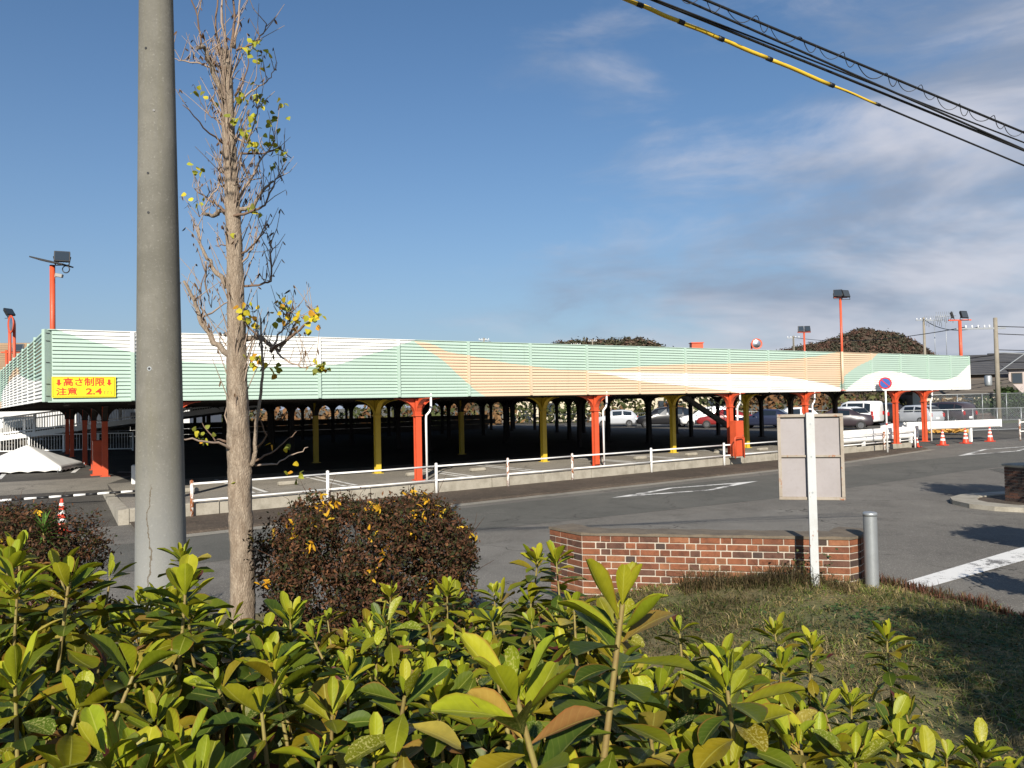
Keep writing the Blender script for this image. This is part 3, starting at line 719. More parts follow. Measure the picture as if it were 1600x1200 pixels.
# ------------------------------------------------------------------ cones and the striped bar
def cone_proto():
    t = empty('traffic_cone')
    mb = MB(); mb.lathe([(.155,.03),(.135,.06),(.035,.66),(.03,.7),(.012,.705)], 20); body = mb.build('body', M['cone_red'], t)
    for z0, z1 in ((.22,.31),(.40,.48),(.56,.62)):
        rr = lambda z: .137-(z-.06)*.1/.6
        mb = MB(); mb.lathe([(rr(z0)+.003,z0),(rr(z1)+.003,z1)], 20, cap=False); mb.build('reflective_band', M['cone_band'], t)
    mb = MB(); mb.box((0,0,.016), (.38,.38,.032), bev=.012); mb.build('base', M['cone_red'], t)
    return t
cp = cone_proto(); first = True
for (x,y,rz,k,lab) in ((-9.61,16.36,.3,1.05,'slim red traffic cone with white bands standing alone near the left shrub'),
    (20.05,38.3,.1,1.0,'red traffic cone half hidden behind the white rail post end'),(21.85,39.16,.5,1.12,'red traffic cone nearest the railing in the row of three'),
    (23.7,40.32,.2,1.12,'middle red traffic cone of the row of three before the white beam'),(25.73,41.53,.7,1.12,'red traffic cone nearest the thick guardrail end cap')):
    c = cp if first else copy_tree(cp); first = False
    c.location = (x,y,RZ+.004); c.rotation_euler = (0,0,rz); c.scale = (k*(1 if x > 0 else .85),k*(1 if x > 0 else .85),k)
    tag(c, lab, 'traffic cone', 'red traffic cones')
def seg_tube(a, b, rad, n_, mats, parent, name):
    a, b = Vector(a), Vector(b)
    for k in range(n_):
        mb = MB(); mb.tube([a+(b-a)*k/n_, a+(b-a)*(k+1)/n_], rad*(1 if k % 2 else 1.02), 10); mb.build(name, mats[k % 2], parent)
BA, BB = Vector((-13.6,18.9,-.06)), Vector((-9.75,20.3,.02))
bar = empty('striped_bar', BA, 0, 'black and white striped barrier bar across the lot entrance behind the lone cone', 'barrier bar')
seg_tube((0,0,.12), BB-BA+Vector((0,0,.12)), .03, 15, (M['black'], M['white_paint']), bar, 'stripe')
for f in (.02, .9):
    p = (BB-BA)*f; mb = MB(); mb.box((p.x,p.y,p.z-.03), (.5,.26,.18), bev=.05); mb.build('weight', M['black'], bar)

# collapsed white tent canopy
tent = empty('tent_canopy', (-18.9,29.9,0), R(12), 'white collapsed pyramid tent canopy lying on the parking lot', 'tent canopy')
nn = 40; V = []; F = []
for i in range(nn+1):
    for j in range(nn+1):
        x, y = (i/nn-.5)*2, (j/nn-.5)*2; r_ = max(abs(x), abs(y)); a = math.atan2(y,x)
        z = .84*(1-r_)+.19*(r_ < .999)
        z += .014*math.sin(a*13+r_*5+math.sin(a*5)*2)*r_*(1-r_)*1.6+.004*math.sin(x*23+y*11+math.sin(y*9))*r_*(1-r_)*3
        if r_ > .999: z = .04+.05*abs(math.sin((x+y)*9))
        V.append((x*1.66, y*1.3, max(z,.03))); 
for i in range(nn):
    for j in range(nn): F.append((i*(nn+1)+j,(i+1)*(nn+1)+j,(i+1)*(nn+1)+j+1,i*(nn+1)+j+1))
mb = MB(); mb.add(V, F, 0, True); cn = mb.build('canopy', M['white_paint'], tent)
sol = cn.modifiers.new('thick', 'SOLIDIFY'); sol.thickness = .012
for sx in (-1,1):
    for sy in (-1,1):
        mb = MB(); mb.tube([(sx*1.58,sy*1.46,0),(sx*1.58,sy*1.46,.2)], .02, 6); mb.build('leg', M['galv'], tent)
mb = MB(); mb.box((0,0,.3), (.3,.22,.6), bev=.03); tag(mb.build('white_bin', M['white_paint'], None, (-11.55,23.6,0), .4), 'small white box at the deck entrance beside the concrete pole', 'box')

# ------------------------------------------------------------------ access ramp and railings behind the deck
ramp = empty('access_ramp', (-38,46,0), 0, 'white-railed car ramp climbing to the upper level behind the red columns', 'ramp')
zr = lambda x: .16+.11*x            # x from 0 at X=-38
mb = MB(); LX = 25
mb.add([(0,0,zr(0)),(LX,0,zr(LX)),(LX,4,zr(LX)),(0,4,zr(0)),(0,0,zr(0)-.3),(LX,0,zr(LX)-.3),(LX,4,zr(LX)-.3),(0,4,zr(0)-.3)], [(0,1,2,3),(7,6,5,4),(0,4,5,1),(1,5,6,2),(2,6,7,3),(3,7,4,0)])
mb.build('ramp_slab', M['white_paint'], ramp)
for y in (0, 4):
    for dz in (1.05, .12):
        mb = MB(); mb.beam((0,y,zr(0)+dz),(LX,y,zr(LX)+dz),.07,.09); mb.build('rail', M['white_paint'], ramp)
    for k in range(9):
        x = k*LX/8; mb = MB(); mb.box((x,y,zr(x)+.5), (.12,.1,1.1)); mb.build('post', M['white_paint'], ramp)
    mb = MB()
    for k in range(int(LX/.16)):
        x = k*.16+.05; mb.box((x,y,zr(x)+.58), (.025,.025,.92))
    tag(mb.build('balusters', M['white_paint'], ramp), kind='stuff')
for k in range(6):
    x = 3+k*4; mb = MB(); mb.box((x,2,(zr(x)-.3)/2), (.2,.2,max(.1,zr(x)-.3))); mb.build('support', M['dark_shade_steel'], ramp)
gf = empty('ground_railing', (-40,44.5,0), 0, 'white ground-level railing with upright bars below the car ramp', 'railing')
for z in (.12, 1.02):
    mb = MB(); mb.box((9,0,z), (18,.05,.06)); mb.build('rail', M['white_paint'], gf)
for k in range(10):
    mb = MB(); mb.box((k*2,0,.53), (.1,.08,1.06)); mb.build('post', M['white_paint'], gf)
mb = MB()
for k in range(110): mb.box((k*.163+.08,0,.57), (.022,.022,.88))
tag(mb.build('balusters', M['white_paint'], gf), kind='stuff')

stair = empty('steel_stair', (9.6,44.6,0), 0, 'dark steel stair with handrail descending from the deck among inner columns', 'stair')
for y in (0,.9):
    mb = MB(); mb.beam((0,y,2.75),(3.9,y,0.05),.05,.22); mb.build('stringer', M['grey_steel'], stair)
    mb = MB(); mb.tube([(0,y,3.6),(3.9,y,.95)], .025, 6); mb.tube([(0,y,3.2),(3.9,y,.55)], .018, 6); mb.build('handrail', M['white_pipe'], stair)
    for k in range(5):
        x = k*.97; mb = MB(); mb.tube([(x,y,2.7*(1-x/3.9)+.05),(x,y,2.7*(1-x/3.9)+.92)], .02, 6); mb.build('baluster', M['white_pipe'], stair)
for k in range(13):
    x = .15+k*.29; mb = MB(); mb.box((x,.45,2.75-2.7*x/3.9), (.26,.86,.03)); mb.build('tread', M['grey_steel'], stair)

# ------------------------------------------------------------------ no-parking sign
np_ = empty('no_parking_sign', (16.62,34.2,RZ), R(-27), 'round blue no-parking sign with red rim and slash on a white post', 'sign')
M['sign_blue'] = paint('sign_blue', (.03,.10,.36), .35, .1); M['sign_rim'] = paint('sign_rim', (.5,.02,.02), .35, .1)
mb = MB(); mb.tube([(0,0,0),(0,0,3.4)], .038, 10); mb.build('post', M['white_pipe'], np_)
mb = MB(); mb.tube([(0,0,1.28),(0,0,1.36)], .0405, 10); mb.build('band', M['sign_rim'], np_)
def disc(r_, y, n_=28, th=.01):
    mb = MB(); Mx = Matrix.Rotation(R(90),4,'X'); vs = []
    for yy in (y, y-th):
        for k in range(n_): a = 2*math.pi*k/n_; vs.append((r_*math.cos(a), yy, 3.14+r_*math.sin(a)))
    mb.add(vs, [tuple(range(n_)), tuple(range(2*n_-1,n_-1,-1))]+[(k,n_+k,n_+(k+1)%n_,(k+1)%n_) for k in range(n_)]); return mb
disc(.265,-.045).build('rim', M['sign_rim'], np_); disc(.205,-.052).build('blue_face', M['sign_blue'], np_); disc(.262,-.030).build('back_plate', M['galv'], np_)
mb = MB(); mb.box((0,-.064,3.14), (.4,.004,.045), rot=Matrix.Rotation(R(45),3,'Y')); mb.build('slash', M['sign_rim'], np_)

# ------------------------------------------------------------------ board sign seen from behind
bs = empty('notice_board_sign', (2.93,7.6,.2), R(-14), 'grey-pink back of a framed sign board on a rusty white post', 'sign')
zb = lambda z: z-.2
mb = MB(); mb.tube([(0,-.05,0),(0,-.05,zb(2.06))], .036, 12) if False else mb.box((.0,-.05,zb(2.06)/2), (.075,.06,zb(2.06)), bev=.008); mb.build('post', paint('sign_post_paint', (.47,.49,.49), .5, .35, (.33,.31,.27), 7, rust=.2), bs)
mb = MB(); mb.box((0,0,zb(1.622)), (.585,.012,.80)); mb.build('panel', M['plate_back'], bs)
fr = paint('sign_frame', (.33,.29,.24), .6, .5, (.2,.15,.1), 7, rust=.25)
for c, d in (((0,-.016,zb(2.03)),(.61,.04,.03)),((0,-.016,zb(1.215)),(.61,.04,.03)),((-.29,-.017,zb(1.622)),(.03,.042,.785)),((.29,-.017,zb(1.622)),(.03,.042,.785)),((-.16,-.015,zb(1.63)),(.23,.03,.022)),((.16,-.015,zb(1.63)),(.23,.03,.022))):
    mb = MB(); mb.box(c, d, bev=.004); mb.build('frame_bar', fr, bs)
for z in (1.95, 1.63, 1.28):
    mb = MB(); mb.tube([(0,-.084,zb(z)),(0,-.078,zb(z))], .009, 8); mb.build('bolt', M['galv'], bs)

# ------------------------------------------------------------------ brick planter wall
BRK = []
for k, (c, dk_) in enumerate((((.225,.078,.034),.9),((.165,.058,.028),.9),((.27,.11,.05),.8),((.11,.05,.032),.8),((.06,.038,.03),.7))):
    BRK.append(paint('brick_%s' % 'red orange pale brown dark'.split()[k], c, .85, dk_, tuple(x*.45 for x in c), 11, bump=.5))
mortar = paint('mortar', (.47,.42,.345), .9, .6, (.24,.20,.155), 5, bump=.4)
wall = empty('brick_wall', (.73,8.5,.1), 0, 'low red brick planter wall with pale mortar and dark weathered coping', 'wall')
path = [Vector((.40,8.98)), Vector((.73,8.5)), Vector((3.42,7.9)), Vector((3.57,7.99)), Vector((3.86,8.36))]
base = Vector((.73,8.5)); ZB, ZT, CH = -.02, .645, .0715
core = MB(); cop = MB()
def offs(poly, k):
    out = []
    for i, p in enumerate(poly):
        ns = []
        for a, b in ((i-1,i),(i,i+1)):
            if a >= 0 and b < len(poly): t = (poly[b]-poly[a]).normalized(); ns.append(Vector((t.y,-t.x)))
        n_ = sum(ns, Vector((0,0))).normalized(); out.append(p+n_*k/max(.4, n_.dot(ns[0])))
    return out
inner = offs(path, -.26); outer = offs(path, -.007)
for i in range(len(path)-1):
    q = [outer[i], outer[i+1], inner[i+1], inner[i]]
    core.slab([tuple(p-base) for p in q], ZB, ZT-.001)
    copo, copi = offs(path, .012), offs(path, -.34)
    nseg = max(1, int((path[i+1]-path[i]).length/.16)); 
    for k in range(nseg):
        f0, f1 = k/nseg, (k+1)/nseg
        L_ = lambda A, f: A[i]+(A[i+1]-A[i])*f
        w = lambda p, a: (*(p-base), a)
        j = [.0]*4
        tops = [L_(copo,f0), L_(copo,f1), L_(copi,f1), L_(copi,f0)]
        hh = [ZT+.028+.006*math.sin((i*9+k+q_)*2.3) for q_ in (0,1,1,0)]
        cop.add([w(p, ZT) for p in tops]+[w(p, h_) for p, h_ in zip(tops, hh)], [(4,5,6,7),(0,1,5,4),(2,3,7,6)])
core.build('mortar_core', mortar, wall)
cop.build('coping', paint('coping', (.15,.12,.085), .9, .6, (.07,.055,.04), 6, bump=.7), wall)
bm_cache = {}
def brick(p0, p1, z, mat_i, prou):
    t = (p1-p0).normalized(); L = (p1-p0).length; key = (round(L,2), mat_i)
    if key not in bm_cache:
        mb = MB(); mb.box((0,0,0), (L,.1,.0605), bev=.005); bm_cache[key] = mb.mesh('brick', BRK[mat_i])
    n_ = Vector((t.y,-t.x)); c = (p0+p1)/2-base-n_*(.05-prou)
    o = link('brick', bm_cache[key], wall, (c.x,c.y,z)); o.rotation_euler = (RNG.uniform(-.02,.02),RNG.uniform(-.006,.006),math.atan2(t.y,t.x)+RNG.uniform(-.008,.008))
ncr = 10
for i in range(len(path)-1):
    a, b = path[i], path[i+1]; L = (b-a).length; t = (b-a)/L
    for r_ in range(ncr):
        z = ZT-.036-r_*CH
        if L < .3: cuts = [0, L]
        else:
            x = 0; cuts = [0]; st_ = (r_ % 2 == 0)
            if i == 2-1 and r_ % 2: cuts.append(.155); x = .155; st_ = False
            while x < L-.02:
                x += (.205 if st_ else .112)+RNG.uniform(-.004,.004); st_ = not st_
                if L-x < .07: x = L
                cuts.append(min(x, L))
        for u_, v_ in zip(cuts, cuts[1:]):
            if v_-u_ < .03: continue
            m_ = RNG.choices(range(5), (5,5,2,3,1))[0]
            brick(a+t*(u_+.006), a+t*(v_-.006), z, m_, RNG.uniform(-.002,.006))
boll = empty('steel_bollard', (3.59,7.8,.2), 0, 'short grey steel bollard at the right end of the brick wall', 'bollard')
mb = MB(); mb.lathe([(.066,0),(.066,.80),(.066,.82)], 24, cap=False); mb.build('tube', M['galv'], boll)
mb = MB(); mb.lathe([(.069,.80),(.069,.83),(.055,.838),(.01,.842)], 24); mb.build('cap', M['galv'], boll)

# ------------------------------------------------------------------ concrete utility pole
pole = empty('concrete_pole', (-2.25,4.9,.15), 0, 'thick weathered concrete utility pole with a long vertical crack', 'utility pole')
def conc():
    t = NT('pole_concrete'); co = t.coord('Object'); p = co
    n1 = t.noise(p, 2.2, 6, .65); n2 = t.noise(p, 70, 4, .7)
    mp_ = t.n('ShaderNodeMapping'); t.l(p, mp_.inputs[0]); mp_.inputs['Scale'].default_value = (6,6,.35); n3 = t.noise(mp_.outputs[0], 2.4, 5, .65)
    sp = t.n('ShaderNodeSeparateXYZ'); t.l(p, sp.inputs[0])
    c = t.mix(t.ramp(n1,.3,.75), (.115,.109,.09), (.185,.176,.15))
    c = t.mix(t.ramp(n3,.42,.75,0,.6), c, (.15,.14,.10))
    c = t.mix(t.ramp(n2,.55,.75,0,.55), c, (.30,.288,.255)); c = t.mix(t.ramp(n2,.42,.3,0,.5), c, (.10,.095,.08))
    # paler, bluish repaired foot
    c = t.mix(t.math('MULTIPLY', t.ramp(t.math('ADD', sp.outputs[2], t.math('MULTIPLY', n1, .6)), 2.3, 1.3), .45), c, (.30,.315,.32))
    wob = t.math('MULTIPLY', t.math('SUBTRACT', t.noise(p, 3.0, 5, .7), .5), .17)
    dx = t.math('ABSOLUTE', t.math('SUBTRACT', t.math('SUBTRACT', sp.outputs[0], wob), -.006))
    cr = t.math('MULTIPLY', t.ramp(dx, .0018, .006, 1, 0), t.math('MULTIPLY', t.ramp(sp.outputs[2], 1.62, 1.55), t.ramp(sp.outputs[1], 0., -.05)))
    c = t.mix(t.math('MULTIPLY', cr, .85), c, (.10,.075,.045))
    t.base(c); t.rough(.88); t.bump(t.math('SUBTRACT', n2, t.math('MULTIPLY', cr, 1.5)), .4, .005); return t.m
mb = MB(); mb.lathe([(.166-.0068*k, k*.5) for k in range(16)], 48); mb.build('shaft', conc(), pole)
for a, z in ((-90,2.32),(-92,3.3),(-93,3.55),(-75,3.95),(-100,4.35)):
    r_ = .166-.0136*z; mb = MB(); c = Vector((r_*math.cos(R(a)), r_*math.sin(R(a)), z)); d = Vector((math.cos(R(a)),math.sin(R(a)),0))
    mb.tube([c-d*.01, c+d*.003], .008, 8); mb.build('hole_plug', M['black'], pole)
    if z < 2.4: mb = MB(); mb.tube([c-d*.01, c+d*.002], .014, 10); mb.build('washer', M['galv'], pole)

# ------------------------------------------------------------------ overhead cables
def sagline(a, b, sag, n_=40):
    a, b = Vector(a), Vector(b); return [a+(b-a)*k/n_-Vector((0,0,1))*sag*4*(k/n_)*(1-k/n_) for k in range(n_+1)]
def ext(a, b, f0, f1): a, b = Vector(a), Vector(b); return a+(b-a)*f0, a+(b-a)*f1
M['cable'] = paint('cable', (.008,.008,.008), .55, .1); M['cable_yellow'] = paint('cable_yellow', (.62,.42,.03), .5, .2, (.35,.22,.02), 12)
def cable(a, b, rad, label, sag=.0, f0=-1.2, f1=1.6):
    A, B = ext(a, b, f0, f1); t = empty('overhead_cable', A, 0, label, 'cable', 'overhead cables crossing the sky')
    pts = [p-A for p in sagline(A, B, sag)]; mb = MB(); mb.tube(pts, rad, 8); mb.build('wire', M['cable'], t); return t, pts
tA, pA = cable((.93,5.6,5.165), (4.88,7.2,4.355), .008, 'lowest overhead cable, partly inside a yellow protective sleeve')
L_ = lambda f: Vector(pA[0])+(Vector(pA[-1])-Vector(pA[0]))*f 
f_of = lambda g: (g+1.2)/2.8
seg = [(-1.0,.02,.016),(.02,.105,.016),(.105,.19,.016),(.19,.30,.0155),(.30,.45,.0155),(.45,.57,.010)]
# along-cable parameter from photo: sleeve ends a bit past the middle of the visible stretch
for a, b, r_ in seg:
    mb = MB(); n_ = 6; mb.tube([L_(f_of(a+(b-a-.004)*k/n_))+Vector((0,0,.003*math.sin(a*40+k))) for k in range(n_+1)], r_, 10); s_ = mb.build('sleeve', M['cable_yellow'], tA)
    mb = MB(); mb.tube([L_(f_of(b-.006)), L_(f_of(b+.006))], r_+.003, 10); mb.build('clamp', M['cable'], s_)
cable((1.05,5.6,5.19), (4.88,7.2,4.50), .0105, 'thick black overhead cable second from the bottom')
cable((1.22,5.66,5.165), (4.89,7.22,4.585), .007, 'thin black overhead cable twisting beside the thick one', .0)
cable((1.34,5.6,5.16), (4.88,7.2,4.51), .009, 'black overhead cable joining the thick one midway', .0)
tW, pW = cable((1.42,5.6,5.19), (4.9,7.2,4.665), .010, 'topmost black overhead cable with a thin wire spiralling around it', .0)
mb = MB(); A0, B0 = Vector(pW[0]), Vector(pW[-1]); sp_ = []
for k in range(1500):
    f = k/1499; c = A0+(B0-A0)*f; a = f*2*math.pi*46+.6*math.sin(f*90)
    sp_.append(c+Vector((.03*math.cos(a*.5),.03*math.sin(a),-.026+.04*math.cos(a)+.012*math.sin(f*70))))
mb.tube(sp_, .0035, 4, cap=False); mb.build('spiral_wire', M['cable'], tW)

# ------------------------------------------------------------------ island kerb at the right with dark brick pillar
isl = tag(empty('island_kerb', (0,0,0)), kind='structure')
out = [(13.5,16.0),(11.6,16.35),(10.9,16.5),(10.45,16.8),(10.2,17.3),(10.2,17.95),(10.45,18.5),(11.0,19.0),(11.9,19.3),(13.5,19.7)]
inn = [(13.5,16.5),(11.6,16.8),(11.1,16.95),(10.9,17.2),(10.75,17.5),(10.75,17.85),(10.9,18.2),(11.2,18.55),(11.9,18.85),(13.5,19.2)]
for i in range(len(out)-1):
    mb = MB(); mb.slab([out[i], out[i+1], inn[i+1], inn[i]], RZ, RZ+.1); mb.build('kerb_block', M['kerb_stone'], isl)
mb = MB(); mb.slab(inn, RZ, RZ+.07); mb.build('island_fill', M['strip_dirt'], isl)
pil = empty('brick_pillar', (11.75,17.7,RZ+.07), R(20), 'dark brick gate pillar on the traffic island at the right picture edge', 'pillar')
mb = MB(); mb.box((0,0,.4), (.56,.56,.8)); mb.build('mortar_core', mortar, pil)
for r_ in range(11):
    for sd_ in range(4):
        Rm = Matrix.Rotation(R(90*sd_),3,'Z')
        for k, (x0,x1) in enumerate(((-.29,-.09),(-.08,.12),(.13,.29)) if r_ % 2 else ((-.29,-.19),(-.18,.02),(.03,.29))):
            mb = MB(); c = Rm @ Vector(((x0+x1)/2,-.285,.035+r_*.0715)); mb.box(c, (x1-x0,.02,.06), rz=R(90*sd_)); mb.build('brick', BRK[4 if RNG.random() < .6 else 3], pil)
mb = MB(); mb.box((0,0,.83), (.66,.66,.06), bev=.015); mb.build('cap', M['kerb_stone'], pil)
# ------------------------------------------------------------------ cars behind the deck
def car(kind, loc, rz, paintm, label):
    t = empty('parked_car', loc, rz, label, 'car', 'cars parked behind the deck')
    # stations: x, z_bottom, z_belt, z_roof, half width belt, half width roof
    K = dict(
     hatch=[(-1.95,.35,.75,.78,.70,.62),(-1.85,.28,.92,1.0,.80,.70),(-1.45,.25,.96,1.42,.83,.62),(-.6,.24,.95,1.53,.84,.66),(.35,.24,.93,1.5,.84,.66),(1.0,.24,.92,1.0,.84,.72),(1.7,.26,.82,.86,.80,.68),(1.95,.35,.62,.66,.66,.6)],
     wagon=[(-2.3,.4,.85,.9,.74,.66),(-2.2,.3,1.0,1.5,.84,.66),(-1.6,.27,1.0,1.68,.87,.68),(-.3,.26,.99,1.72,.88,.7),(.55,.26,.98,1.6,.88,.7),(1.25,.26,1.0,1.08,.88,.76),(2.1,.3,.86,.9,.82,.72),(2.3,.4,.66,.7,.7,.64)],
     van=[(-1.68,.4,.95,1.7,.70,.62),(-1.62,.3,.98,1.86,.73,.64),(-1.0,.27,1.0,1.9,.74,.66),(.5,.27,1.0,1.9,.74,.66),(1.0,.27,1.0,1.75,.74,.65),(1.42,.28,.98,1.06,.73,.66),(1.62,.3,.86,.92,.72,.64),(1.69,.42,.66,.7,.66,.6)],
     sedan=[(-2.25,.4,.8,.84,.74,.66),(-2.1,.3,.96,1.0,.84,.72),(-1.5,.27,.97,1.08,.86,.7),(-.85,.26,.96,1.42,.87,.64),(.2,.26,.95,1.46,.87,.65),(1.0,.26,.93,1.0,.86,.72),(2.0,.3,.8,.84,.8,.7),(2.25,.4,.62,.66,.68,.6)])[kind]
    def ring(x, zb, zl, zr_, wb, wr):
        h = [(-wb*.94,zb),(-wb,zb+.15),(-wb,zl),(-wr,zr_-.05*(zr_ > zl+.2)),(-wr*.8,zr_),(wr*.8,zr_),(wr,zr_-.05*(zr_ > zl+.2)),(wb,zl),(wb,zb+.15),(wb*.94,zb)]
        return [(x,y,z) for y, z in h]
    vs = []; fs = []; n_ = 10
    for st in K: vs += ring(*st)
    for i in range(len(K)-1):
        for k in range(n_): fs.append((i*n_+k, (i+1)*n_+k, (i+1)*n_+(k+1)%n_, i*n_+(k+1)%n_))
    fs += [tuple(range(n_)), tuple(range((len(K)-1)*n_, len(K)*n_))[::-1]]
    mb = MB(); mb.add(vs, fs, 0, True); mb.build('body', paintm, t)
    # side glass, each pane its own part
    cab = [s for s in K if s[3] > s[2]+.3]
    for sy in (-1, 1):
        for i in range(len(cab)-1):
            a, b = cab[i], cab[i+1]; g = MB()
            def P(st, f, x): w = (st[4]+(st[5]-st[4])*f)+.012; return (x, sy*w, st[2]+(st[3]-.05-st[2])*f)
            xa, xb = a[0]+.06, b[0]-.06
            q = [P(a,.1,xa), P(b,.1,xb), P(b,.86,xb), P(a,.86,xa)]
            g.add(q, [(0,1,2,3) if sy < 0 else (3,2,1,0)]); g.build('side_window', M['glass'], t)
    def screen(a, b, name):
        g = MB(); dz = .014; sx = 1 if b[0] > a[0] else -1
        q = [(a[0],-a[5]*.86,a[3]+dz),(a[0],a[5]*.86,a[3]+dz),(b[0],b[4]*.82,b[2]+.1+dz),(b[0],-b[4]*.82,b[2]+.1+dz)]
        f = .06; q = [Vector(p) for p in q]; q = [q[0].lerp(q[3],f), q[1].lerp(q[2],f), q[2].lerp(q[1],f), q[3].lerp(q[0],f)]
        g.add([p+Vector((sx*.02,0,.0)) for p in q], [(0,1,2,3) if sx < 0 else (3,2,1,0)]); g.build(name, M['glass'], t)
    screen(cab[-1], K[K.index(cab[-1])+1], 'windscreen')
    i0 = K.index(cab[0])
    if i0 > 1: screen(cab[0], K[i0-1], 'rear_window')
    else:
        g = MB(); a = K[1]; x = a[0]-.03; g.add([(x,-a[5]*.9,a[2]+.12),(x,a[5]*.9,a[2]+.12),(x+.03,a[5]*.84,a[3]-.12),(x+.03,-a[5]*.84,a[3]-.12)], [(3,2,1,0)]); g.build('rear_window', M['glass'], t)
    wb = max(s[4] for s in K)
    for x in (K[0][0]+.78, K[-1][0]-.78):
        for sy in (-1, 1):
            w = MB(); w.tube([(x,sy*(wb-.18),.31),(x,sy*(wb+.012),.31)], .31, 18); wo_ = w.build('wheel', M['rubber'], t)
            w = MB(); w.tube([(x,sy*(wb+.0),.31),(x,sy*(wb+.02),.31)], .19, 14); w.build('rim', M['chrome'], wo_)
    for sy in (-1,1):
        f = K[-1]; r_ = K[0]
        g = MB(); g.box((f[0]-.06,sy*f[4]*.78,f[2]+.06), (.18,.3,.14), bev=.03); g.build('headlight', M['lamp_clear'], t)
        g = MB(); g.box((r_[0]+.03,sy*r_[4]*.92,r_[2]+.02), (.12,.16,.3), bev=.03); g.build('tail_light', M['lamp_red'], t)
        g = MB(); g.box((K[-3][0]-.25,sy*(wb+.09),K[-3][2]+.06), (.12,.16,.1), bev=.03); g.build('wing_mirror', paintm, t)
    for x, sx in ((K[-1][0]+.012,1),(K[0][0]-.012,-1)):
        g = MB(); g.box((x,0,.55), (.02,.33,.16)); g.build('number_plate', M['white_paint'], t)
    g = MB(); g.box((K[-1][0]-.02,0,.42), (.1,1.3,.16), bev=.03); g.build('bumper', M['black'], t)
    return t
car('hatch', (9.4,70,0), R(180-8), M['cp_silver'], 'small silver hatchback seen between the first two red kerbside columns')
car('wagon', (12.9,66,0), R(175), M['cp_black'], 'black station wagon behind the deck beside the silver hatchback')
car('wagon', (16.3,64,0), R(170), M['cp_white'], 'white estate car behind the yellow column and stair')
car('sedan', (19.2,58,0), R(150), M['cp_navy'], 'dark navy saloon under the deck behind the tall cabinet')
car('hatch', (21.8,60,0), R(165), M['cp_white'], 'white hatchback just left of the sign board behind the deck')
car('sedan', (22.3,53,0), R(160), M['cp_dark'], 'dark saloon parked behind the sign board')
car('hatch', (24.9,57.5,0), R(100), M['cp_white'], 'white hatchback with open black boot line right of the sign board')
car('van', (27.0,60,0), R(118), M['cp_white'], 'boxy white minivan right of the sign board')
car('wagon', (28.9,61,0), R(100), M['cp_black'], 'black wagon between the white minivan and the no-parking post')
car('hatch', (30.6,58.5,0), R(112), M['cp_silver'], 'silver hatchback seen from behind between two red corner columns')
car('wagon', (32.8,58.8,0), R(115), M['cp_dark'], 'dark wagon parked beside the last red corner column')
car('sedan', (17.1,62,0), R(168), M['cp_red'], 'dark red saloon in the shade under the deck near the stair')

# ------------------------------------------------------------------ fences behind
def wire_fence(a, b, h, label, step=2.0, mesh=True, z=0):
    a = Vector((*a, z)); b = Vector((*b, z)); d = b-a; L = d.length
    t = empty('wire_fence', a, math.atan2(d.y, d.x), label, 'fence')
    n_ = max(2, int(L/step))
    for k in range(n_+1):
        mb = MB(); mb.tube([(L*k/n_,0,-.02),(L*k/n_,0,h)], .03, 6); mb.build('post', M['galv'], t)
    for zz in (.08, h-.03) if mesh else (.08, h*.5, h-.03):
        mb = MB(); mb.tube([(0,0,zz),(L,0,zz)], .022, 6); mb.build('rail', M['galv'], t)
    if mesh:
        mb = MB(); g = .14; k = -h
        while k < L:
            for sgn in (1,-1):
                x0, x1, z0, z1 = (k, k+h, .05, h-.03) if sgn > 0 else (k+h, k, .05, h-.03)
                def cl(x0,z0,x1,z1):
                    pts = []
                    for xx, zz, ox, oz in ((x0,z0,x1,z1),(x1,z1,x0,z0)):
                        if xx < 0: f = (0-xx)/(ox-xx); xx, zz = 0, zz+(oz-zz)*f
                        if xx > L: f = (L-xx)/(ox-xx); xx, zz = L, zz+(oz-zz)*f
                        pts.append((xx,0,zz))
                    return pts
                p = cl(x0,z0,x1,z1); mb.tube(p, .005, 3, cap=False, smooth=False)
            k += g
        tag(mb.build('wire_mesh', M['galv'], t), kind='stuff')
    return t
wire_fence((33,60.5),(62,72), 2.3, 'tall chain-link fence along the railway behind the far corner', 2.6)
wire_fence((23.5,47.0),(45,52), 1.45, 'low grey mesh fence across the lot behind the white guardrail', 1.7, z=-.1)
wire_fence((2,75),(33,60.5), 1.2, 'grey post and rail fence behind the parked cars', 2.2, False)
rt = empty('rusty_pipe_gate', (27.6,41.9,RZ), R(20), 'white pipe gate with a rusty post at the right picture edge', 'gate')
for x in (0,2.4): mb = MB(); mb.tube([(x,0,0),(x,0,1.15)], .05, 8); mb.build('post', M['white_rusty'], rt)
for z in (.5,1.0): mb = MB(); mb.tube([(0,0,z),(2.4,0,z)], .03, 8); mb.build('rail', M['white_pipe'], rt)
mb = MB()
for k in range(60):
    a = RNG.uniform(0,6.28); r_ = RNG.uniform(0,.9); mb.box((r_*math.cos(a)*1.3,r_*math.sin(a)*.4,.05+.36*(1-r_)*RNG.random()), (.35,.2,.05), rot=Euler((RNG.uniform(-.5,.5),RNG.uniform(-.5,.5),a)).to_matrix())
tag(mb.build('orange_netting', paint('netting', (.55,.30,.06), .7, .4), None, (25.6,45.2,0)), 'heap of orange-yellow barrier netting behind the cones', 'netting')
